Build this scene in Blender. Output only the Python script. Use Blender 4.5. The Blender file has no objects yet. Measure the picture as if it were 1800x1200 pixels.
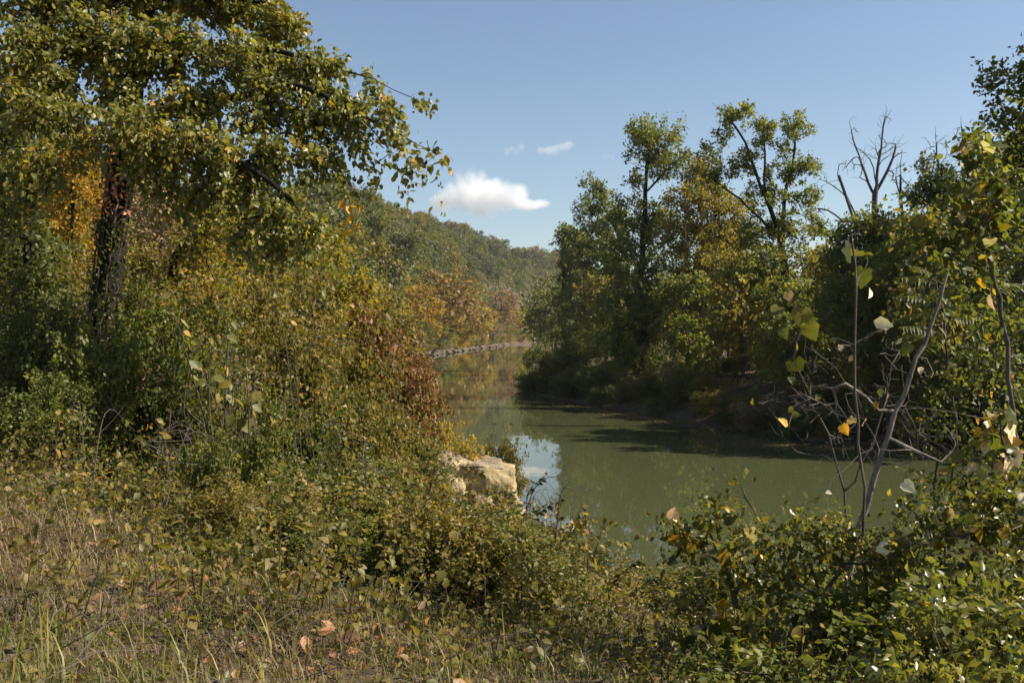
import bpy, math, random
import numpy as np
from mathutils import Vector, Matrix, noise as mnoise

SC = bpy.context.scene
COL = SC.collection
# ------------------------------------------------------------------ camera, sky, sun, exposure
F = 1700.0          # focal length in photograph pixels (1800 px wide)
HZ = 590.0          # row of the horizon in the photograph
EYE = 5.5           # eye height above the water
cam_d = bpy.data.cameras.new('camera')
cam = bpy.data.objects.new('camera', cam_d)
COL.objects.link(cam)
cam.location = (0, 0, EYE)
cam.rotation_euler = (math.radians(90), 0, 0)
cam_d.sensor_width = 36.0
cam_d.lens = 36.0 * F / 1800.0
cam_d.shift_y = -(600 - HZ) / 1800.0
cam_d.clip_start = 0.05
cam_d.clip_end = 9000
SC.camera = cam

SUN_AZ, SUN_EL = math.radians(94), math.radians(40)
world = bpy.data.worlds.new('World')
SC.world = world
world.use_nodes = True
wn = world.node_tree
bg = wn.nodes['Background']
sky = wn.nodes.new('ShaderNodeTexSky')
sky.sky_type = 'NISHITA'
sky.sun_disc = False
sky.sun_elevation = SUN_EL
sky.sun_rotation = SUN_AZ
sky.altitude = 100
sky.air_density = 1.0
sky.dust_density = 0.9
sky.ozone_density = 0.8
wn.links.new(sky.outputs[0], bg.inputs[0])
bg.inputs[1].default_value = 0.070

sun_d = bpy.data.lights.new('sun', 'SUN')
sun_d.energy = 5.0
sun_d.angle = math.radians(0.53)
sun_d.color = (1.0, 0.91, 0.78)
sun = bpy.data.objects.new('sun', sun_d)
COL.objects.link(sun)
sd = Vector((math.sin(SUN_AZ) * math.cos(SUN_EL), math.cos(SUN_AZ) * math.cos(SUN_EL), math.sin(SUN_EL)))
sun.rotation_euler = (-sd).to_track_quat('-Z', 'Y').to_euler()
sun.location = sd * 200

vs = SC.view_settings
vs.view_transform = 'Standard'
vs.look = 'None'
vs.exposure = 1.0
vs.gamma = 1.0
vs.use_curve_mapping = False
SC.cycles.max_bounces = 8
SC.cycles.diffuse_bounces = 5
SC.cycles.glossy_bounces = 3
SC.cycles.transmission_bounces = 4
SC.cycles.volume_bounces = 6
SC.cycles.transparent_max_bounces = 8
SC.cycles.caustics_reflective = False
SC.cycles.caustics_refractive = False

RNG = np.random.default_rng(7)


def W(px, py, D):
    """the point at distance D along the view axis that stands at a photograph pixel"""
    return np.array([(px - 900) / F * D, D, EYE + (HZ - py) / F * D])


# ------------------------------------------------------------------ node helpers and materials
def new_mat(name):
    m = bpy.data.materials.new(name)
    m.use_nodes = True
    nt = m.node_tree
    for n in list(nt.nodes):
        nt.nodes.remove(n)
    out = nt.nodes.new('ShaderNodeOutputMaterial')
    return m, nt, out


def ramp_node(nt, stops, interp='LINEAR'):
    r = nt.nodes.new('ShaderNodeValToRGB')
    cr = r.color_ramp
    cr.interpolation = interp
    while len(cr.elements) < len(stops):
        cr.elements.new(0.5)
    for e, (p, c) in zip(cr.elements, stops):
        e.position = p
        e.color = (c[0], c[1], c[2], 1)
    return r


def leaf_mat(name, stops, trans=0.46, rough=0.5, spec=0.35, single=False, tsat=1.0):
    m, nt, out = new_mat(name)
    N, L = nt.nodes, nt.links
    oi = N.new('ShaderNodeObjectInfo')
    if single:
        src = oi.outputs['Random']
    else:
        a = N.new('ShaderNodeAttribute')
        a.attribute_name = 'tone'
        src = a.outputs['Fac']
    r = ramp_node(nt, [(q, tuple(min(.75, k_ * c) for k_, c in zip((1.8, 1.65, 1.4), cc))) for q, cc in stops])
    L.new(src, r.inputs[0])
    mul = N.new('ShaderNodeMix')
    mul.data_type = 'RGBA'
    mul.blend_type = 'MULTIPLY'
    mul.inputs[0].default_value = 1.0
    L.new(r.outputs[0], mul.inputs[6])
    L.new(oi.outputs['Color'], mul.inputs[7])
    col = mul.outputs[2]
    if single:      # blotches and veins of autumn wear on the large leaves
        tc = N.new('ShaderNodeTexCoord')
        ns = N.new('ShaderNodeTexNoise')
        ns.inputs['Scale'].default_value = 4.0
        ns.inputs['Detail'].default_value = 4.0
        L.new(tc.outputs['Object'], ns.inputs['Vector'])
        rr = ramp_node(nt, [(0.3, (1.1, 1.05, 1.0)), (0.6, (0.9, 0.85, 0.7)), (0.75, (0.65, 0.45, 0.35))])
        L.new(ns.outputs['Fac'], rr.inputs[0])
        m2 = N.new('ShaderNodeMix')
        m2.data_type = 'RGBA'
        m2.blend_type = 'MULTIPLY'
        m2.inputs[0].default_value = 0.8
        L.new(col, m2.inputs[6])
        L.new(rr.outputs[0], m2.inputs[7])
        col = m2.outputs[2]
    p = N.new('ShaderNodeBsdfPrincipled')
    p.inputs['Roughness'].default_value = rough
    p.inputs['Specular IOR Level'].default_value = spec
    L.new(col, p.inputs['Base Color'])
    t = N.new('ShaderNodeBsdfTranslucent')
    g = N.new('ShaderNodeMix')
    g.data_type = 'RGBA'
    g.blend_type = 'MULTIPLY'
    g.inputs[0].default_value = 1.0
    L.new(col, g.inputs[6])
    g.inputs[7].default_value = (1.5, 1.5, 0.7, 1)
    L.new(g.outputs[2], t.inputs[0])
    mx = N.new('ShaderNodeMixShader')
    mx.inputs[0].default_value = trans
    L.new(p.outputs[0], mx.inputs[1])
    L.new(t.outputs[0], mx.inputs[2])
    L.new(mx.outputs[0], out.inputs[0])
    return m


def bark_mat(name, c1, c2, scale=6.0, bump=0.5):
    m, nt, out = new_mat(name)
    N, L = nt.nodes, nt.links
    tc = N.new('ShaderNodeTexCoord')
    mp = N.new('ShaderNodeMapping')
    mp.inputs['Scale'].default_value = (1, 1, 0.25)
    L.new(tc.outputs['Object'], mp.inputs[0])
    ns = N.new('ShaderNodeTexNoise')
    ns.inputs['Scale'].default_value = scale
    ns.inputs['Detail'].default_value = 6
    ns.inputs['Roughness'].default_value = 0.65
    L.new(mp.outputs[0], ns.inputs['Vector'])
    r = ramp_node(nt, [(0.32, c1), (0.68, c2)])
    L.new(ns.outputs['Fac'], r.inputs[0])
    p = N.new('ShaderNodeBsdfPrincipled')
    p.inputs['Roughness'].default_value = 0.85
    p.inputs['Specular IOR Level'].default_value = 0.2
    L.new(r.outputs[0], p.inputs['Base Color'])
    b = N.new('ShaderNodeBump')
    b.inputs['Strength'].default_value = bump
    b.inputs['Distance'].default_value = 0.03
    L.new(ns.outputs['Fac'], b.inputs['Height'])
    L.new(b.outputs[0], p.inputs['Normal'])
    L.new(p.outputs[0], out.inputs[0])
    return m


LM = {
    'dark': leaf_mat('leaf_dark_green', [(0, (.030, .040, .013)), (.55, (.056, .070, .020)), (.88, (.095, .10, .028)), (1, (.17, .14, .035))]),
    'green': leaf_mat('leaf_green', [(0, (.032, .046, .013)), (.5, (.062, .078, .020)), (.85, (.11, .115, .026)), (1, (.20, .15, .03))]),
    'olive': leaf_mat('leaf_olive', [(0, (.046, .046, .015)), (.5, (.088, .082, .023)), (.85, (.15, .12, .03)), (1, (.24, .14, .04))]),
    'yellow': leaf_mat('leaf_yellow_green', [(0, (.08, .075, .016)), (.5, (.15, .128, .022)), (.85, (.24, .175, .026)), (1, (.32, .16, .025))]),
    'gold': leaf_mat('leaf_gold', [(0, (.11, .08, .018)), (.5, (.22, .145, .022)), (1, (.36, .21, .03))]),
    'rust': leaf_mat('leaf_rust', [(0, (.085, .062, .024)), (.5, (.165, .108, .036)), (1, (.25, .165, .06))], trans=.3),
    'redbrown': leaf_mat('leaf_red_brown', [(0, (.05, .055, .016)), (.28, (.085, .075, .022)), (.5, (.11, .055, .024)), (.8, (.145, .062, .03)), (1, (.19, .115, .045))], trans=.3),
    'grey': leaf_mat('leaf_grey_brown', [(0, (.06, .048, .03)), (.5, (.11, .085, .052)), (1, (.17, .125, .07))], trans=.25),
    'greygreen': leaf_mat('leaf_grey_green', [(0, (.036, .046, .020)), (.5, (.062, .074, .030)), (1, (.105, .105, .042))], trans=.25),
    'glossy': leaf_mat('leaf_glossy', [(0, (.030, .042, .012)), (.5, (.062, .072, .018)), (.85, (.115, .105, .024)), (1, (.24, .15, .03))], rough=.36, spec=.55),
    'cotton': leaf_mat('leaf_cottonwood', [(0, (.044, .056, .016)), (.45, (.085, .095, .026)), (.8, (.15, .138, .034)), (.93, (.24, .16, .03)), (1, (.33, .15, .025))], rough=.42, spec=.5),
    'cover': leaf_mat('leaf_ground_cover', [(0, (.040, .055, .018)), (.55, (.085, .09, .028)), (.85, (.15, .125, .04)), (.95, (.22, .12, .05)), (1, (.26, .10, .05))], rough=.45),
    'litter': leaf_mat('fallen_leaf', [(0, (.06, .04, .025)), (.5, (.12, .075, .042)), (.85, (.2, .12, .07)), (1, (.26, .11, .045))], trans=.2),
    'straw': leaf_mat('dry_grass', [(0, (.06, .042, .028)), (.5, (.115, .085, .056)), (.85, (.17, .135, .09)), (1, (.08, .09, .03))], trans=.25, rough=.6),
    'mat': leaf_mat('matted_grass', [(0, (.05, .036, .024)), (.18, (.085, .062, .040)), (.34, (.075, .074, .030)), (.7, (.058, .070, .021)), (1, (.085, .092, .026))], trans=.3, rough=.6),
    'blade': leaf_mat('green_grass', [(0, (.05, .065, .016)), (.6, (.10, .11, .028)), (1, (.19, .165, .05))], trans=.35),
    'pink': leaf_mat('creeper_leaf', [(0, (.14, .05, .035)), (.5, (.30, .12, .09)), (1, (.42, .22, .16))], trans=.3),
    'big': leaf_mat('large_leaf', [(0, (.028, .042, .012)), (.45, (.055, .068, .015)), (.7, (.09, .095, .016)), (.88, (.15, .12, .018)), (1, (.24, .14, .022))], trans=.42, single=True, rough=.4),
    'biggold': leaf_mat('large_leaf_gold', [(0, (.3, .18, .03)), (.6, (.42, .24, .03)), (1, (.48, .3, .05))], trans=.45, single=True),
    'bigdry': leaf_mat('large_leaf_dry', [(0, (.22, .15, .09)), (.5, (.45, .36, .27)), (1, (.58, .50, .40))], trans=.2, single=True, rough=.6),
    'bigpale': leaf_mat('large_leaf_pale', [(0, (.06, .07, .022)), (.6, (.10, .105, .032)), (.85, (.16, .13, .03)), (1, (.26, .15, .03))], trans=.4, single=True),
}
BARK = {
    'dark': bark_mat('bark_dark', (.006, .005, .004), (.022, .018, .014), 10),
    'grey': bark_mat('bark_grey', (.045, .038, .03), (.13, .11, .09), 9),
    'pale': bark_mat('bark_pale', (.055, .047, .038), (.27, .235, .195), 22, .5),
    'brown': bark_mat('bark_brown', (.035, .025, .017), (.10, .075, .05), 10),
}

# ------------------------------------------------------------------ mesh builders (numpy)
TPL = {
    'diamond': ([(0, 0, 0), (.42, .33, .10), (1, 0, -.08), (.42, -.33, .10)], [(0, 1, 2), (0, 2, 3)]),
    'ovate': ([(0, 0, 0), (.28, .32, .08), (.65, .25, .06), (1, 0, -.12), (.65, -.25, .06), (.28, -.32, .08), (.5, 0, 0)],
              [(0, 1, 6), (1, 2, 6), (2, 3, 6), (3, 4, 6), (4, 5, 6), (5, 0, 6)]),
    'heart': ([(.06, 0, 0), (-.06, .20, .03), (.10, .43, .08), (.45, .44, .08), (.8, .2, .0), (1.05, 0, -.14), (.8, -.2, .0), (.45, -.44, .08),
               (.10, -.43, .08), (-.06, -.20, .03), (.42, 0, 0)],
              [(0, 1, 10), (1, 2, 10), (2, 3, 10), (3, 4, 10), (4, 5, 10), (5, 6, 10), (6, 7, 10), (7, 8, 10), (8, 9, 10), (9, 0, 10)]),
    'lance': ([(0, 0, 0), (.3, .13, .04), (.68, .10, .0), (1, 0, -.2), (.68, -.10, .0), (.3, -.13, .04), (.5, 0, -.03)],
              [(0, 1, 6), (1, 2, 6), (2, 3, 6), (3, 4, 6), (4, 5, 6), (5, 0, 6)]),
}
_l = []
for i, (ang, rad) in enumerate([(180, .08), (152, .34), (125, .47), (100, .44), (70, .58), (48, .52), (24, .64), (0, .86)]):
    _l.append((.15 + rad * math.cos(math.radians(ang)), rad * math.sin(math.radians(ang)), .07 * math.sin(i * 2.1) - .22 * (rad * math.cos(math.radians(ang))) ** 2 + .10 * rad * math.sin(math.radians(ang))))
_r = [(x, -y, z) for x, y, z in _l[1:-1]][::-1]
_v = _l + _r + [(.25, 0, 0)]
TPL['lobed'] = (_v, [(k, (k + 1) % (len(_v) - 1), len(_v) - 1) for k in range(len(_v) - 1)])


def unit(a):
    return a / (np.linalg.norm(a, axis=-1, keepdims=True) + 1e-9)


def mesh_np(name, verts, tris, mat, tone=None, smooth=False):
    me = bpy.data.meshes.new(name)
    nv, nt_ = len(verts), len(tris)
    me.vertices.add(nv)
    me.vertices.foreach_set('co', np.asarray(verts, np.float32).ravel())
    me.loops.add(nt_ * 3)
    me.loops.foreach_set('vertex_index', np.asarray(tris, np.int32).ravel())
    me.polygons.add(nt_)
    me.polygons.foreach_set('loop_start', np.arange(0, nt_ * 3, 3, dtype=np.int32))
    me.polygons.foreach_set('loop_total', np.full(nt_, 3, np.int32))
    if smooth:
        me.polygons.foreach_set('use_smooth', np.ones(nt_, bool))
    if tone is not None:
        me.attributes.new('tone', 'FLOAT', 'FACE').data.foreach_set('value', np.asarray(tone, np.float32))
    me.update(calc_edges=True)
    me.materials.append(mat)
    return me


def leaf_geo(P, U, Nn, S, shape):
    tv, tf = TPL[shape]
    tv = np.array(tv)
    tf = np.array(tf)
    U = unit(U)
    V = unit(np.cross(Nn, U))
    Nn = np.cross(U, V)
    S = np.asarray(S)[:, None, None]
    vv = P[:, None, :] + S * (tv[None, :, 0, None] * U[:, None, :] + tv[None, :, 1, None] * V[:, None, :] + tv[None, :, 2, None] * Nn[:, None, :])
    n, k = len(P), len(tv)
    ff = tf[None] + (np.arange(n) * k)[:, None, None]
    return vv.reshape(-1, 3), ff.reshape(-1, 3), len(tf)


def leaf_dirs(n, rng, up=.7, droop=.3):
    Nn = unit(rng.normal(size=(n, 3)) * .75 + np.array([0, 0, up]))
    U = rng.normal(size=(n, 3))
    U[:, 2] -= droop
    U = unit(np.cross(np.cross(Nn, U), Nn))
    return U, Nn


def leaves_mesh(name, P, rng, size, shape, mat, up=.7, droop=.3, jitter=.3, tone=None):
    n = len(P)
    U, Nn = leaf_dirs(n, rng, up, droop)
    S = size * (1 + jitter * rng.normal(size=n)).clip(.45, 1.7)
    v, f, k = leaf_geo(P, U, Nn, S, shape)
    t = rng.random(n) if tone is None else tone
    return mesh_np(name, v, f, mat, np.repeat(t, k))


def tube_geo(pts, rad, sides):
    pts = np.asarray(pts, float)
    rad = np.asarray(rad, float)
    k = len(pts)
    T = unit(np.gradient(pts, axis=0))
    ref = np.array([0, 0, 1.0]) if abs(T[0][2]) < .9 else np.array([1.0, 0, 0])
    A = np.empty_like(T)
    a = unit(np.cross(T[0], ref))
    for i in range(k):
        a = a - T[i] * np.dot(a, T[i])
        a = a / (np.linalg.norm(a) + 1e-9)
        A[i] = a
    B = np.cross(T, A)
    ang = np.arange(sides) * 2 * math.pi / sides
    v = pts[:, None] + rad[:, None, None] * (np.cos(ang)[None, :, None] * A[:, None] + np.sin(ang)[None, :, None] * B[:, None])
    i = np.arange(k - 1)[:, None] * sides
    j = np.arange(sides)[None]
    j2 = (j + 1) % sides
    q = np.stack([i + j, i + j2, i + sides + j2, i + sides + j], -1).reshape(-1, 4)
    tr = np.concatenate([q[:, [0, 1, 2]], q[:, [0, 2, 3]]])
    return v.reshape(-1, 3), tr


def join_geo(parts):
    vs_, fs, o = [], [], 0
    for v, f in parts:
        vs_.append(v)
        fs.append(f + o)
        o += len(v)
    return np.concatenate(vs_), np.concatenate(fs)


def spline(pts, step):
    """Catmull-Rom through the points, resampled about every step"""
    p = np.asarray(pts, float)
    if len(p) == 2:
        n = max(2, int(np.linalg.norm(p[1] - p[0]) / step) + 1)
        return p[0] + (p[1] - p[0]) * np.linspace(0, 1, n)[:, None]
    q = np.vstack([2 * p[0] - p[1], p, 2 * p[-1] - p[-2]])
    out = []
    for i in range(1, len(q) - 2):
        n = max(1, int(np.linalg.norm(q[i + 1] - q[i]) / step))
        t = np.linspace(0, 1, n, endpoint=False)[:, None]
        a, b, c, d = q[i - 1], q[i], q[i + 1], q[i + 2]
        out.append(.5 * (2 * b + (c - a) * t + (2 * a - 5 * b + 4 * c - d) * t ** 2 + (3 * b - a - 3 * c + d) * t ** 3))
    out.append(p[-1:])
    return np.vstack(out)


def grow(polys, targets, step, rng, bend=.25, jit=.05, clear_z=-1e9, sharp=.75):
    """skeleton: trunk and limb polylines, then a branch to every target"""
    n_max = 200 + sum(len(spline(p, step)) for p in polys) + int(sum(1 for _ in targets) * 14)
    pos = np.zeros((n_max * 2, 3))
    dr = np.zeros((n_max * 2, 3))
    par = np.full(n_max * 2, -1)
    n = 0
    for pi, pl in enumerate(polys):
        s = spline(pl, step)
        if pi == 0:
            last = -1
            st = 0
        else:
            last = int(np.argmin(((pos[:n] - s[0]) ** 2).sum(1)))
            st = 1
        for q in s[st:]:
            pos[n] = q + rng.normal(size=3) * step * jit
            par[n] = last
            dr[n] = unit(pos[n] - pos[last]) if last >= 0 else (0, 0, 1)
            last = n
            n += 1
    base_n = n
    targets = np.asarray(targets, float).reshape(-1, 3)
    if len(targets):
        d0 = np.sqrt(((targets[:, None] - pos[None, :base_n]) ** 2).sum(2)).min(1)
        targets = targets[np.argsort(d0)]
    ends = []
    for t in targets:
        v = t - pos[:n]
        d = np.sqrt((v ** 2).sum(1)) + 1e-6
        ca = (v * dr[:n]).sum(1) / d
        cost = d * (1.0 + sharp - sharp * ca) + np.where(pos[:n, 2] < clear_z, 50.0, 0)
        a = int(np.argmin(cost))
        L = d[a]
        m = min(12, max(1, int(round(L / step))))
        side = rng.normal(size=3) * L * .08
        last = a
        for i in range(1, m + 1):
            u = i / m
            if n >= len(pos) - 1:
                break
            pos[n] = pos[a] + v[a] * u + (dr[a] * L * bend + side) * u * (1 - u) + rng.normal(size=3) * step * jit * (i < m)
            par[n] = last
            dr[n] = unit(pos[n] - pos[last])
            last = n
            n += 1
        ends.append(last)
    w = np.zeros(n)
    kids = np.zeros(n, int)
    for i in range(n):
        if par[i] >= 0:
            kids[par[i]] += 1
    w[kids == 0] = 1
    for i in range(n - 1, 0, -1):
        if par[i] >= 0:
            w[par[i]] += w[i]
    return pos[:n], par[:n], w, ends


def wood_mesh(name, sk, r_base, r_tip, mat, min_r=0.0, fat=8, main=None):
    pos, par, w, ends = sk
    n = len(pos)
    g = math.log(max(r_base / r_tip, 1.01)) / math.log(max(w[0], 2))
    r = r_tip * np.maximum(w, 1) ** g
    if main:            # (nodes of the main stem, radius at its foot, at its top)
        r = np.minimum(r, main[2] * 1.2)
        r[:main[0]] = np.linspace(main[1], main[2], main[0])
    best = np.full(n, -1)
    for i in range(1, n):
        p = par[i]
        if p >= 0 and (best[p] < 0 or (w[i] > w[best[p]] and not (main and best[p] < main[0])) or (main and i < main[0])):
            best[p] = i
    parts = []
    for i in range(n):
        p = par[i]
        if p >= 0 and best[p] == i:
            continue
        ch = [] if p < 0 else [p]
        rr = [] if p < 0 else [r[i] * .95]
        j = i
        while j >= 0:
            ch.append(j)
            rr.append(r[j])
            j = best[j]
        if len(ch) < 2 or max(rr) < min_r:
            continue
        rr[-1] *= .6
        if p < 0:
            rr[0] *= 1.25
        mr = max(rr)
        s = fat if mr > r_base * .35 else (5 if mr > r_base * .1 else 3)
        parts.append(tube_geo(pos[ch], rr, s))
    v, f = join_geo(parts)
    return mesh_np(name, v, f, mat, smooth=True)


def in_blobs(blobs, n, rng, power=.42):
    """points in ellipsoids (centre, (rx, ry, rz)), crowded towards their skins"""
    vol = np.array([max(b[1][0] * b[1][1] * b[1][2], 1e-6) ** .75 for b in blobs])
    pick = rng.choice(len(blobs), n, p=vol / vol.sum())
    d = unit(rng.normal(size=(n, 3))) * rng.random((n, 1)) ** power
    c = np.array([b[0] for b in blobs])[pick]
    r = np.array([b[1] for b in blobs])[pick]
    return c + d * r


def around(T, m, rc, rng, flat=.7):
    P = np.repeat(T, m, 0)
    o = rng.normal(size=P.shape) * rc * np.array([1, 1, flat])
    return P + o


def shoots(T, m, L, rng, spread=.35, droop=.35, outward=.8, centre=None):
    """leaves strung along a short shoot that leaves every twig end: positions, leaf axes, one tone per shoot"""
    n = len(T)
    c = T.mean(0) if centre is None else centre
    d = unit(unit(T - c) * outward + rng.normal(size=(n, 3)) * .6 + np.array([0, 0, .15]))
    LL = L * (.45 + .9 * rng.random(n))
    u = (np.arange(m)[None] + rng.random((n, m))) / m
    P = T[:, None] + d[:, None] * (u * LL[:, None])[..., None]
    P[..., 2] -= droop * LL[:, None] * u ** 2
    P = P + rng.normal(size=P.shape) * (spread * L * .5)
    U = d[:, None] * .6 + rng.normal(size=P.shape) * .7
    U[..., 2] -= .35 + droop * u
    tone = np.clip(.62 * rng.random((n, m)) + .38 * rng.random((n, 1)) * np.ones((1, m)), 0, 1)
    return P.reshape(-1, 3), U.reshape(-1, 3), tone.ravel()


def shoot_leaves(name, T, m, L, rng, size, shape, mat, up=.35, spread=.35, droop=.35, jitter=.35, zmin=None, geo=False, outward=.8):
    P, U, tone = shoots(T, m, L, rng, spread, droop, outward)
    if zmin is not None:
        k = P[:, 2] > zmin
        P, U, tone = P[k], U[k], tone[k]
    Nn = unit(rng.normal(size=P.shape) * .7 + np.array([0, 0, up]))
    S_ = size * (1 + jitter * rng.normal(size=len(P))).clip(.4, 1.8)
    v, f, k = leaf_geo(P, U, Nn, S_, shape)
    if geo:
        return v, f, np.repeat(tone, k)
    return mesh_np(name, v, f, mat, np.repeat(tone, k))


def link(name, data, parent=None):
    o = bpy.data.objects.new(name, data)
    COL.objects.link(o)
    if parent is not None:
        o.parent = parent
    return o


def wear(o, mat):
    """give this copy its own leaf material; the mesh stays shared"""
    o.material_slots[0].link = 'OBJECT'
    o.material_slots[0].material = mat
    return o


def tag(o, label, cat, group=None):
    o['label'] = label
    o['category'] = cat
    if group:
        o['group'] = group
    return o


def setting(o, kind='structure'):
    o['kind'] = kind
    return o


# ------------------------------------------------------------------ terrain
NEAR = np.array([(300, -110), (60, -10), (40, -2), (18, 6), (9.5, 11), (4.6, 16), (1.8, 22), (.2, 28.3), (-1.5, 33.5), (-5.5, 45), (-15, 85),
                 (-27, 150), (-23.5, 246), (-12.5, 425), (2, 623), (40, 760), (150, 880), (500, 960)], float)
FARB = np.array([(500, 860), (220, 760), (120, 620), (64, 450), (10, 270), (3.5, 170), (2.2, 120), (1.6, 97), (1.8, 91), (5, 81), (11, 64), (15.5, 50.5),
                 (24, 46), (40, 42), (80, 25), (300, -60)], float)
RIVER = np.vstack([NEAR, FARB])


def seg_dist(x, y, poly):
    d = np.full(x.shape, 1e9)
    for (ax, ay), (bx, by) in zip(poly[:-1], poly[1:]):
        vx, vy = bx - ax, by - ay
        t = ((x - ax) * vx + (y - ay) * vy) / (vx * vx + vy * vy)
        t = t.clip(0, 1)
        d = np.minimum(d, np.hypot(x - ax - t * vx, y - ay - t * vy))
    return d


def in_river(x, y):
    ins = np.zeros(x.shape, bool)
    P = RIVER
    j = len(P) - 1
    for i in range(len(P)):
        xi, yi = P[i]
        xj, yj = P[j]
        c = ((yi > y) != (yj > y)) & (x < (xj - xi) * (y - yi) / (yj - yi + 1e-12) + xi)
        ins ^= c
        j = i
    return ins


def sm(t):
    t = np.clip(t, 0, 1)
    return t * t * (3 - 2 * t)


def height(x, y):
    x = np.asarray(x, float)
    y = np.asarray(y, float)
    dn, df = seg_dist(x, y, NEAR), seg_dist(x, y, FARB)
    wet = in_river(x, y)
    near = dn < df
    d = np.minimum(dn, df)
    bump = .10 * np.sin(x * 1.7 + y * .6) * np.sin(y * 1.3 - x * .4) + .05 * np.sin(x * 4.1 + 1) * np.sin(y * 3.7) + .35 * np.sin(x * .11 + 2) * np.sin(y * .13)
    hn = 4.2 * (.25 * sm(d / 3.0) + .75 * sm(d / 16.0))
    hf = 2.6 * (.35 * sm(d / 2.5) + .65 * sm(d / 10.0))
    top = 42 + np.interp(y, [200, 300, 420, 520, 700, 850, 1000], [2, 5, 13, 23, 31, 23, 17])
    hill = top * (1 - np.exp(-np.clip(dn - 7, 0, None) / 27)) * sm((y - 70) / 130) * (x < 600)
    land = np.where(near, hn + hill, hf) + bump * sm(d / 4)
    return np.where(wet, -1.6 * sm(d / 4.0) - .02, land)


def axis(a, b, fine0, fine1, nf, nc):
    f = np.linspace(fine0, fine1, nf)
    lo = fine0 - (np.geomspace(1, 1 + fine0 - a, nc)[::-1] - 1)
    hi = fine1 + (np.geomspace(1, 1 + b - fine1, nc) - 1)
    return np.concatenate([lo[:-1], f, hi[1:]])


xs = axis(-2600, 2600, -30, 34, 120, 70)
ys = axis(-500, 3200, -6, 105, 180, 60)
ys = np.sort(np.concatenate([ys[ys < 105], np.linspace(105, 180, 40), np.linspace(182, 800, 120), np.geomspace(812, 3200, 22)]))
gx, gy = np.meshgrid(xs, ys)
gz = height(gx.ravel(), gy.ravel())
nx_, ny_ = len(xs), len(ys)
ii = (np.arange(ny_ - 1)[:, None] * nx_ + np.arange(nx_ - 1)[None]).ravel()
tr = np.concatenate([np.stack([ii, ii + 1, ii + nx_ + 1], 1), np.stack([ii, ii + nx_ + 1, ii + nx_], 1)])
m, nt, out = new_mat('bank_soil')
tc = nt.nodes.new('ShaderNodeTexCoord')
n1 = nt.nodes.new('ShaderNodeTexNoise')
n1.inputs['Scale'].default_value = 1.1
n1.inputs['Detail'].default_value = 9
n1.inputs['Roughness'].default_value = .7
nt.links.new(tc.outputs['Object'], n1.inputs['Vector'])
r1 = ramp_node(nt, [(.3, (.035, .026, .016)), (.5, (.085, .062, .038)), (.62, (.15, .105, .07)), (.78, (.07, .07, .028))])
nt.links.new(n1.outputs['Fac'], r1.inputs[0])
p = nt.nodes.new('ShaderNodeBsdfPrincipled')
p.inputs['Roughness'].default_value = .95
p.inputs['Specular IOR Level'].default_value = .15
nt.links.new(r1.outputs[0], p.inputs['Base Color'])
n2 = nt.nodes.new('ShaderNodeTexNoise')
n2.inputs['Scale'].default_value = 14
n2.inputs['Detail'].default_value = 6
nt.links.new(tc.outputs['Object'], n2.inputs['Vector'])
bp = nt.nodes.new('ShaderNodeBump')
bp.inputs['Strength'].default_value = .8
bp.inputs['Distance'].default_value = .05
nt.links.new(n2.outputs['Fac'], bp.inputs['Height'])
nt.links.new(bp.outputs[0], p.inputs['Normal'])
nt.links.new(p.outputs[0], out.inputs[0])
setting(link('ground', mesh_np('ground', np.stack([gx.ravel(), gy.ravel(), gz], 1), tr, m, smooth=True)))

# the river: turbid green water
m, nt, out = new_mat('river_water')
p = nt.nodes.new('ShaderNodeBsdfPrincipled')
p.inputs['Base Color'].default_value = (.060, .067, .029, 1)
p.inputs['Roughness'].default_value = .02
p.inputs['IOR'].default_value = 1.33
tc = nt.nodes.new('ShaderNodeTexCoord')
mp = nt.nodes.new('ShaderNodeMapping')
mp.inputs['Scale'].default_value = (1, .45, 1)
nt.links.new(tc.outputs['Object'], mp.inputs[0])
n1 = nt.nodes.new('ShaderNodeTexNoise')
n1.inputs['Scale'].default_value = 1.3
n1.inputs['Detail'].default_value = 3
nt.links.new(mp.outputs[0], n1.inputs['Vector'])
bp = nt.nodes.new('ShaderNodeBump')
bp.inputs['Strength'].default_value = .07
bp.inputs['Distance'].default_value = .04
nt.links.new(n1.outputs['Fac'], bp.inputs['Height'])
nt.links.new(bp.outputs[0], p.inputs['Normal'])
nt.links.new(p.outputs[0], out.inputs[0])
setting(link('river', mesh_np('river', [(-60, -120, 0), (520, -120, 0), (520, 1000, 0), (-60, 1000, 0)], [(0, 1, 2), (0, 2, 3)], m)))


# ------------------------------------------------------------------ plant makers
def hz_(x, y):
    return float(height(np.array([x]), np.array([y]))[0])


def B(px, py, D, rx, ry, depth=None):
    """an ellipsoid of foliage: photograph pixel, distance, radii in pixels at that distance"""
    s = D / F
    return (W(px, py, D), (rx * s, (depth if depth else (rx + ry) * .5 * s), ry * s))


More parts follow.
